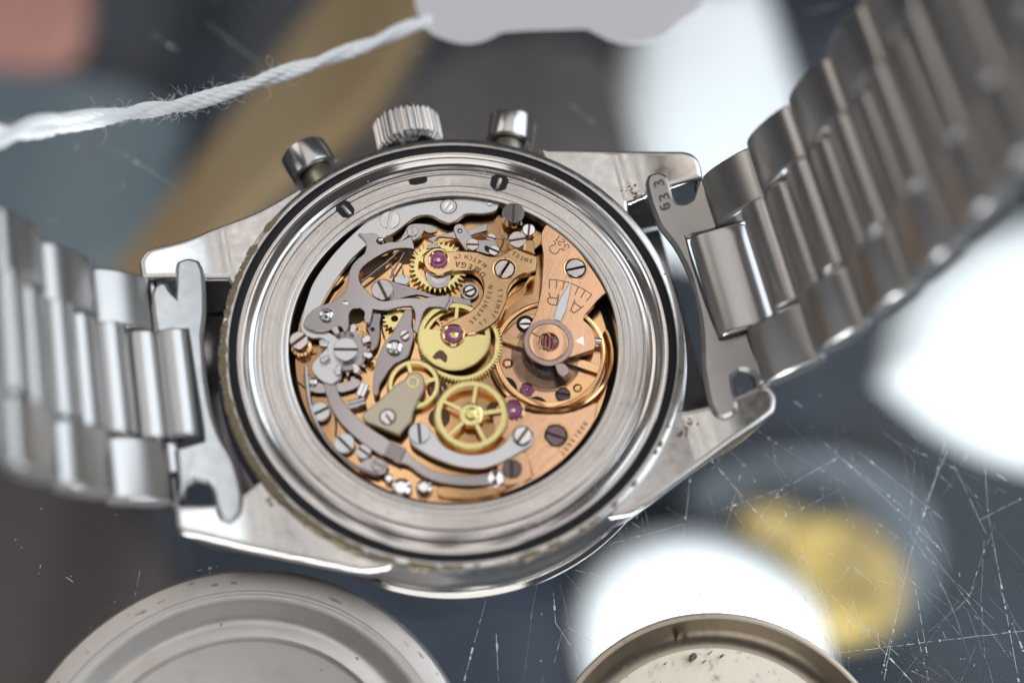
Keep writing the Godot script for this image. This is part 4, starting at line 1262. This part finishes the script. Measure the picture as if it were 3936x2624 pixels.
	for s in [[-6.16,-1.23, -5.89,-0.72, -5.64,0], [-7.72,-0.64, -7.23,-0.33, -6.83,0.07], [-6.72,1.06, -6.53,1.26, -6.21,1.27]]:
		var pts := PackedVector3Array()
		for p in smooth_open(V2(s)): pts.append(v3(p, 10.05))
		tube(mb, pts, 0.03, 5)
	obj("hair_spring_wire", mb, "spring_steel")

	# --- the long springs at the bottom
	plate("setting_spring", [-10.4,2.66, -10,2.46, -9.56,2.64, -9.39,3.43, -9.05,4.35, -8.51,5.36, -7.82,6.13, -6.93,6.89, -5.74,7.71, -4.59,8.32, -3.85,8.77, -2.92,9.2, -1.96,9.92, -0.72,10.57, 0.47,10.81, 1.74,10.82, 3.08,10.63, 4.03,10.34, 4.72,10.33, 4.93,10.76, 4.64,11.19, 3.55,11.46, 2.11,11.62, 0.65,11.6, -0.64,11.37, -1.75,10.91, -2.59,10.38, -3.59,10.17, -4.5,9.85, -5.64,9.34, -6.92,8.54, -8.24,7.42, -9.19,6.26, -9.87,4.85, -10.24,3.61], 10.35, 0.3, "lever_steel", 3, 0.05, 0.5)
	plate("brake_spring", [-2.78,8.15, -2.81,7.43, -2.37,6.98, -1.67,7.02, -0.93,7.57, -0.42,8.24, 0.28,8.79, 1.28,9.11, 2.36,9.16, 3.42,8.91, 4.44,8.31, 5.06,7.54, 5.49,6.67, 6.05,6.36, 6.67,6.61, 7.01,7.25, 6.87,7.99, 6.22,8.45, 5.29,9.15, 4.18,9.81, 3.04,10.16, 1.78,10.18, 0.49,9.99, -0.71,9.64, -1.74,9.18, -2.47,8.74], 10.6, 0.35, "bright_lever", 3, 0.05, 0.2)
	screw(Vector2(-1.97, 7.83), 10.85, 0.86, 1.38, "bright_lever", 0.5)
	turned("post", Vector2(6.11, 7.28), 10.6, [0.8, 0, 0.78, 0.25, 0.71, 0.3], "lever_steel", 32)
	screw(Vector2(6.11, 7.29), 10.95, 0.7, -1.03, "screw_steel", 0.3)
	turned("post", Vector2(4.31, 10.9), 10.35, [0.7, -0.6, 0.7, 0.3, 0.58, 0.4, 0, 0.42], "polished_steel", 32)
	mb = Mb.new()
	for i in 5:
		var t := i / 5.0
		var a := Vector2(-4.57, 9.87)
		var b := Vector2(-4.19, 8.62)
		var c := Vector2(-2.86, 9.11)
		var p := b.lerp(a, t)
		var e := (a - b) / 5.0
		var wv := c - b
		prism(mb, PackedVector2Array([p, p + wv, p + wv + e * 0.8, p + e * 0.8]), 10.2, 10.7, 0.04)
	obj("clamp_block", mb, "lever_steel")
	mb = Mb.new()
	var spr := PackedVector3Array()
	for p in smooth_open(V2([-11.63,3.03, -11.39,4.29, -11.01,5.73, -10.5,7.04, -9.56,8.5, -8.42,9.73, -7.02,10.71, -5.79,11.21, -4.81,11.32])): spr.append(v3(p, 10.42))
	tube(mb, spr, 0.16, 7)
	obj("long_spring", mb, "lever_steel")
	plate("spring_foot", [-5.92,10.21, -4.97,9.97, -4.15,10.35, -4.24,11.17, -4.99,11.44, -6.18,11.24, -6.61,10.88], 10.4, 0.25, "lever_steel", 3)
	screw(Vector2(-4.87, 10.6), 10.5, 0.53, 0.38, "lever_steel", 0.2)
	screw(Vector2(-10.03, 6.6), 10.3, 0.79, -0.58, "bright_lever", 0.4)
	screw(Vector2(-7.79, 9.01), 10.25, 0.82, 0.70, "bright_lever", 0.4)
	screw(Vector2(-6.19, 9.54), 10.2, 0.6, 0.54, "bright_lever", 0.4)
	# --- the nickel cock with its brass bush
	var nk := plate("nickel_cock", [-3.56,3.44, -3.34,3, -2.91,2.81, -2.4,2.93, -2.07,3.36, -1.96,4.03, -2.16,4.68, -2.47,5.45, -2.64,6.19, -2.74,7.03, -3.07,7.57, -3.45,8.14, -4.2,8, -5.21,7.69, -6.23,7.35, -6.61,6.99, -6.59,6.68, -6,6.03, -5.3,5.29, -4.52,4.38, -3.99,3.8], 10.95, 0.5, "nickel", 3, 0.1)
	turned("bush", Vector2(-2.93, 3.72), 10.96, [0.47, 0, 0.46, 0.05, 0.32, 0.06, 0.22, -0.02, 0, -0.03], "brass", 28, nk)
	turned("gap", Vector2(-4.58, 6.78), 10.955, [0.68, 0, 0, 0.001], "engraving", 28, nk)  # dark disc painting the shade round the sunk screw
	screw(Vector2(-4.58, 6.78), 11.0, 0.57, 0.85, "screw_steel", 0.05, nk)
	for s in [[Vector2(-6.92, 5.07), Vector2(-6.61, 3.98)], [Vector2(-7.84, 6.05), Vector2(-6.51, 5.56)]]:
		for q in 2:
			mb = Mb.new()
			var d: Vector2 = (s[1] - s[0])
			var off := d.normalized().orthogonal() * (0.36 * q)
			lathe(mb, v3(s[0] + off, 10.2), v3(d.normalized(), 0), [0, 0, 0.17, 0, 0.2, 0.04, 0.2, d.length() - 0.04, 0.17, d.length(), 0, d.length()], 16)
			obj("banking_pin", mb, "screw_steel")
	# the case clamps at the bottom edge
	for s in [[Vector2(-2.91, 12.22), 0.79], [Vector2(-1.16, 12.04), 0.64], [Vector2(-3.96, 11.57), 0.39]]:
		turned("clamp_screw", s[0], 10.55, [s[1], -0.9, s[1], -0.25, s[1] * 0.9, -0.1, s[1] * 0.6, 0.0, s[1] * 0.55, -0.06, 0, -0.06], "polished_steel", 32)
	mb = Mb.new()
	for i in 60:   # specks of dust and lint in the movement
		var p := Vector2.from_angle(rng.randf() * TAU) * 12.5 * sqrt(rng.randf())
		prism(mb, ring(p, rng.randf_range(0.012, 0.03), 5), 10.5, 10.95, 0.0)
	#obj("dust", mb, "dust").set_meta("kind", "stuff")


func half_disc(c: Vector2, r: float, a0: float, a1: float) -> PackedVector2Array:
	return arc(c, r, a0, a1, 48)


func smooth_open(p: PackedVector2Array, sub := 5) -> PackedVector2Array:
	var out := PackedVector2Array()
	var k := p.size()
	for i in k - 1:
		var a := p[i]
		var b := p[i + 1]
		var z0 := p[maxi(i - 1, 0)]
		var z1 := p[mini(i + 2, k - 1)]
		for j in sub:
			out.append(a.cubic_interpolate(b, z0, z1, float(j) / sub))
	out.append(p[k - 1])
	return out


# ---------------------------------------------------------------- the bracelet
func build_bracelet() -> void:
	# end pieces: sheet with two arms over the lugs, a rolled barrel and a middle link
	end_piece([18.72,-10.93, 19.1,-11.55, 19.92,-11.58, 20.47,-11.01, 20.53,-10.07, 20.49,-8.78, 20.73,-8.14, 21.32,-7.93, 22,-8.13, 22.39,-8.75, 22.68,-9.51, 23.11,-9.46, 23.05,-4.69, 22.63,-4.63, 20.65,-4.92, 20.6,-3.71, 20.66,-1.19, 20.73,1.29, 20.98,4.38, 21.75,4.48, 22.96,4.61, 23.02,6.76, 23.37,8.89, 22.59,8.99, 22.6,8.37, 22.15,7.76, 21.52,7.47, 20.93,7.75, 20.77,8.76, 20.74,10.07, 20.25,10.73, 19.47,10.8, 18.93,10.28, 18.77,9.17, 18.85,7.95, 19.05,6.22, 19.56,4.02, 19.96,1.28, 20.01,-0.86, 19.84,-2.84, 19.47,-4.72, 18.82,-6.62, 18.65,-8.17, 18.6,-9.39], 1.0, [23.1, 12.0, 26.0, 13.0])
	end_piece([-20.92,-9.88, -20.75,-10.67, -19.91,-11, -19.12,-10.74, -18.88,-9.93, -18.91,-8.17, -19.12,-6.06, -19.56,-3.81, -19.69,-1.58, -19.7,0.62, -19.55,2.8, -19.15,4.71, -18.55,6.27, -18.27,7.88, -18.19,9.44, -18.52,10.84, -19.24,11.42, -19.93,11.09, -20.16,10.22, -20.26,9.02, -20.62,8.22, -21.34,7.94, -22,8.28, -22.25,9.03, -22.49,9.26, -22.48,7.66, -22.43,5.26, -20.46,4.71, -20.57,0.75, -20.7,-4.42, -22.88,-4.28, -22.91,-7.24, -22.74,-8.2, -22.23,-8.79, -21.7,-8.71, -21.45,-8.04, -21.16,-7.56], -1.0, [-23.0, 12.0, -25.9, 13.0])
	var right := [[25.0, 15.5, 0.86], [27.3, 20.9, 1.15], [29.2, 26.6, 1.28], [30.3, 32.5, 1.42], [30.8, 38.5, 1.52], [30.8, 44.5, 1.6], [30.4, 50.5, 1.68], [29.6, 56.5, 1.75]]
	var left := [[-25.3, 14.2, -0.80], [-28.0, 19.2, -1.10], [-29.8, 24.9, -1.30], [-30.8, 30.8, -1.42], [-31.3, 36.8, -1.52], [-31.3, 42.8, -1.6], [-30.9, 48.8, -1.68], [-30.2, 54.8, -1.75]]
	for side in [[right, 1.0], [left, -1.0]]:
		var path: Array = side[0]
		var sg: float = side[1]
		var shape := lens(2.95, 1.25, 1.1)
		for i in path.size():
			var q: Array = path[i]
			for v in [[-9.35, -4.55], [4.55, 9.35]]:
				var mb := Mb.new()
				mb.turn = 0.3
				bar(mb, shape, q[0], q[1], q[2], v[0], v[1], 0.3)
				obj("bracelet_link", mb, "link_steel")
			if i + 1 < path.size():   # two rolls for each link
				var z: Array = path[i + 1]
				for s in [0.28, 0.76]:
					var mb := Mb.new()
					var p := Vector2(q[0], q[1]).lerp(Vector2(z[0], z[1]), s)
					var a := lerpf(q[2], z[2], s)
					var down := Vector2(0, 1).rotated(a) * (0.1 if s < 0.5 else -0.25)
					bar(mb, lens(1.42, 1.15, 1.0, 7), p.x + down.x, p.y + down.y, a, -4.45, 4.45, 0.14)
					obj("bracelet_roll", mb, "link_steel")


func end_piece(outline: Array, sg: float, barrel: Array) -> void:
	var flat := Mb.new()
	prism(flat, smooth(V2(outline), 3, 0.7), -0.6, 0.0, 0.26)
	var mb := Mb.new()   # laid over the rise of the lugs
	for i in range(0, flat.v.size(), 3):
		var vv := []
		var nn := []
		for k in 3:
			var q := flat.v[i + k]
			var w := flat.n[i + k]
			var slope := (case_top(q.x + 0.05) - case_top(q.x - 0.05)) / 0.1
			vv.append(at_uvh(q.x, case_top(q.x) + 0.5 + q.y, q.z))
			nn.append((EU * (w.x - slope * w.y) + UP * w.y + EV * w.z).normalized())
		mb.tri(vv[0], vv[1], vv[2], nn[0], nn[1], nn[2])
	var o := obj("end_piece", mb, "end_steel")
	for v in [[-8.6, -4.6], [4.6, 8.6]]:   # the two rolls round the spring bar
		mb = Mb.new()
		bar(mb, lens(1.15, 1.25, 1.1, 8), sg * 23.3, 11.75, 0.0, v[0] + (1.6 if v[0] < 0 else 0.0), v[1] - (1.6 if v[0] > 0 else 0.0), 0.1)
		obj("barrel", mb, "link_steel", o)
	mb = Mb.new()
	lathe(mb, at_uvh(sg * 23.2, 11.6, -9.8), EV, [0, 0, 0.55, 0, 0.55, 19.6, 0, 19.6], 16)
	obj("spring_bar", mb, "dark_lever", o)
	mb = Mb.new()
	if sg > 0:
		bar(mb, lens(2.45, 1.15, 1.0), 23.0, 13.2, 0.2, -4.45, 4.5, 0.25)
		obj("middle_link", mb, "link_steel", o)
	else:
		bar(mb, lens(1.2, 1.0, 0.9), -21.9, 12.75, -0.2, -4.45, 4.5, 0.25)
		obj("middle_link", mb, "link_steel", o)
		mb = Mb.new()
		bar(mb, lens(1.2, 1.0, 0.9), -24.1, 13.4, -0.34, -4.45, 4.5, 0.25)
		obj("middle_link", mb, "link_steel", o)
	mb = Mb.new()
	# the wall of the case seen through the gap behind the end piece
	if sg > 0:
		var d := V2([15.85,-15.6, 16.33,-14.33, 16.46,-13.44])
		var t := "336"
		for i in 3:
			glyph(mb, "336"[i], d[i], Vector2(-0.35, -1.0), 0.85, 0.0)
		for i in mb.v.size():
			var q := mb.v[i]
			mb.v[i] = Vector3(q.x, case_top(q.dot(EU)) + 0.6, q.z)
		obj("number", mb, "engraving_steel", o)


# ---------------------------------------------------------------- the parts taken off the watch
func build_loose_parts() -> void:
	var mb := Mb.new()
	disc(mb, Vector2(-12.91, 36.54), 18.58, [1.0, -3.2, 1.0, -0.5, 0.985, -0.12, 0.965, 0.0, 0.905, 0.02, 0.9, -0.12, 0.89, -0.14, 0.885, 0.0, 0.86, -0.02, 0.85, -0.15, 0.81, -0.5, 0.79, -0.75, 0.77, -0.8, 0.755, -0.72, 0.715, -0.66, 0.705, -0.82, 0.69, -0.95, 0.0, -1.0], 3.2)
	var back := obj("back_lid", mb, "cover_steel", self)
	back.set_meta("label", "steel case back lying inside up on the glass below the left lug")
	back.set_meta("category", "case back")
	mb = Mb.new()
	for s in [[Vector2(-16.63, 22.61), 0.13], [Vector2(-5.48, 24.39), 0.2], [Vector2(-2.36, 25.38), 0.13], [Vector2(-8.18, 25.44), 0.06]]:
		blot(mb, s[0], s[1], 2.2, 2.42)
	obj("speck", mb, "lint", back)
	mb = Mb.new()
	var bc := disc_centre
	for i in 16:   # grimy smears along the rim
		var a := -PI / 2 + rng.randf_range(-1.25, 1.25)
		var rr := disc_radius * rng.randf_range(0.925, 0.985)
		var long := rng.randf_range(0.004, 0.03) * (2.0 if rng.randf() < 0.15 else 1.0)
		var wide := rng.randf_range(0.03, 0.13)
		var p := PackedVector2Array()
		for z in 10:
			var u := TAU * z / 10
			p.append(bc + Vector2.from_angle(a + long * cos(u) * rng.randf_range(0.7, 1.1)) * (rr + wide * sin(u) * rng.randf_range(0.7, 1.1)))
		prism(mb, p, 3.0, 3.222 + 0.0005 * i, 0.0)
	obj("stain", mb, "stain", back).set_meta("kind", "stuff")
	mb = Mb.new()
	disc(mb, Vector2(24.16, 32.9), 14.73, [1.0, -2.4, 1.0, -0.25, 0.992, -0.05, 0.978, 0.0, 0.965, -0.03, 0.955, -0.2, 0.93, -0.9, 0.89, -1.5, 0.85, -1.75, 0.82, -1.8, 0.81, -1.76, 0.0, -1.74], 2.4)
	var cover := obj("dust_cover", mb, "bronze_metal", self)
	cover.set_meta("label", "shallow bronze rimmed inner dust cover, cream inside, lying in front of the white cushion")
	cover.set_meta("category", "dust cover")
	var cc := disc_centre
	mb = Mb.new()
	prism(mb, ring(cc, disc_radius * 0.822, 96), 0.3, 0.68, 0.0)
	obj("inner_face", mb, "cream_metal", cover)
	mb = Mb.new()
	for s in [[Vector2(21.64, 21.68), 0.33], [Vector2(21.47, 21.92), 0.2], [Vector2(22.97, 21.3), 0.09], [Vector2(23.96, 21.48), 0.12], [Vector2(22.54, 22.04), 0.08], [Vector2(19.34, 22.48), 0.07], [Vector2(20.3, 20.42), 0.28], [Vector2(17.13, 20.31), 0.2], [Vector2(16.47, 21.37), 0.09]]:
		blot(mb, s[0], s[1] * 0.8, 0.6, 0.69 if s[0].y > 24.2 else 1.9)
	for i in 320:
		blot(mb, cc + Vector2.from_angle(rng.randf() * TAU) * disc_radius * 0.8 * sqrt(rng.randf()), rng.randf_range(0.02, 0.06), 0.6, 0.685)
	obj("stain", mb, "grime", cover).set_meta("kind", "stuff")


var disc_centre := Vector2.ZERO
var disc_radius := 1.0
func disc(mb: Mb, c: Vector2, r: float, prof: Array, h: float) -> void:
	disc_centre = c
	disc_radius = r
	var p := prof.duplicate()
	for i in range(0, p.size(), 2):
		p[i] *= r
	lathe(mb, v3(c, h), UP, p, 160)


func blot(mb: Mb, c: Vector2, r: float, h0: float, h1: float) -> void:
	var p := PackedVector2Array()
	for z in 8:
		p.append(c + Vector2.from_angle(TAU * z / 8) * r * rng.randf_range(0.6, 1.1))
	prism(mb, p, h0, h1, 0.0)


# ---------------------------------------------------------------- string and price tag
func build_string() -> void:
	var mb := Mb.new()
	var a := V2([-8.69,-42.53, -7.75,-38.93, -7.41,-37.8, -6.74,-36.58, -5.78,-35.53, -4.01,-34.82, -2.08,-34.65, -0.24,-35.35, 1.21,-36.4])
	a.append_array(V2([9.34,-37.7, 10.23,-37.23, 11.65,-36.56, 13.37,-36.29, 14.85,-36.57, 16.54,-37.26, 17.78,-38.55, 18.82,-39.7, 20.09,-40.88, 20.72,-42, 21.51,-45.82]))
	prism(mb, smooth(a, 4, 0.5), 2.6, 2.72, 0.0)
	var tag := obj("price_tag", mb, "paper", self)
	tag.set_meta("label", "pale mauve paper tag with scalloped edge at the end of the white string")
	tag.set_meta("category", "price tag")
	var line := [Vector3(-33.45, 29, -4.93), Vector3(-33.19, 26, -7.09), Vector3(-31.92, 21.5, -10.57), Vector3(-29.4, 17.5, -14.1), Vector3(-27.14, 15.5, -16.19), Vector3(-24.55, 14, -18.01), Vector3(-21.58, 12.5, -20.52), Vector3(-18.49, 11, -23.36), Vector3(-14.97, 9, -26.76), Vector3(-10.85, 7, -30.6), Vector3(-8.52, 4.6, -34.07), Vector3(-6.94, 3, -36.33), Vector3(-5.26, 1.3, -38.39), Vector3(-2.36, 1, -39.98)]
	var pts := PackedVector3Array()
	for i in line.size() - 1:
		var p0: Vector3 = line[maxi(i - 1, 0)]
		var p3: Vector3 = line[mini(i + 2, line.size() - 1)]
		for j in 14:
			var p: Vector3 = line[i].cubic_interpolate(line[i + 1], p0, p3, j / 14.0)
			pts.append(p)
	var s := thing("string", "white twisted cotton string with frayed fuzz running from the paper tag", "string")
	var total := pts.size()
	for k in 2:
		mb = Mb.new()
		var strand := PackedVector3Array()
		for i in total:
			var d := (pts[mini(i + 1, total - 1)] - pts[maxi(i - 1, 0)]).normalized()
			var x := d.cross(UP).normalized()
			var y := x.cross(d)
			var w := i * 0.15 + sin(i * 0.11) * 0.5 + PI * k
			var apart := lerpf(0.95, 0.22, clampf(i / 45.0, 0.0, 1.0))
			var swell := 1.0 + 0.25 * exp(-pow((i - 95) / 18.0, 2.0))
			if i < 30:
				w = lerpf(PI * 0.5 + PI * k, 30 * 0.16 + PI * k, smoothstep(0.0, 1.0, i / 30.0))
			strand.append(pts[i] + (x * cos(w) + y * sin(w)) * apart * swell)
		plied(mb, strand, 0.45)
		obj("strand", mb, "cotton", s)
	mb = Mb.new()
	for i in 620:
		var c := int(clampf(rng.randfn(72.0, 16.0), 4, total - 2)) if rng.randf() < 0.92 else rng.randi_range(2, total - 2)
		var low := rng.randf() < 0.55   # more of it hangs below the string
		var p := pts[c] + Vector3(rng.randf_range(-0.4, 0.4), rng.randf_range(-0.5, 0.5), rng.randf_range(-0.4, 0.4))
		var dir := Vector3(rng.randf_range(-0.9, 0.9), rng.randf_range(-0.4, 0.4), (1.0 if low else -1.0) * rng.randf_range(0.3, 1.0)).normalized()
		var ax := Vector3(rng.randf_range(-0.5, 0.5), 1.0 if rng.randf() < 0.5 else -1.0, rng.randf_range(-0.5, 0.5)).normalized()
		var curl := rng.randf_range(0.15, 0.75)
		var fl := PackedVector3Array([p])
		var step := rng.randf_range(0.07, 0.17)
		for q in rng.randi_range(7, 17):
			p += dir * step
			curl = clampf(curl + rng.randf_range(-0.15, 0.15), -0.5, 0.95)
			dir = dir.rotated(ax, curl).normalized()
			fl.append(p)
		tube(mb, fl, 0.012, 3, 0.4)
	obj("fuzz", mb, "cotton", s).set_meta("kind", "stuff")


func plied(mb: Mb, core: PackedVector3Array, r: float) -> void:   # one strand, itself spun of five yarns
	var total := core.size()
	for k in 5:
		var y := PackedVector3Array()
		for i in total:
			var d := (core[mini(i + 1, total - 1)] - core[maxi(i - 1, 0)]).normalized()
			var a := d.cross(UP).normalized()
			var b := a.cross(d)
			var w := -i * 0.42 + TAU * k / 5.0
			y.append(core[i] + (a * cos(w) + b * sin(w)) * r * 0.55 + Vector3(rng.randf_range(-1, 1), rng.randf_range(-1, 1), rng.randf_range(-1, 1)) * 0.02)
		tube(mb, y, r * 0.52, 6)
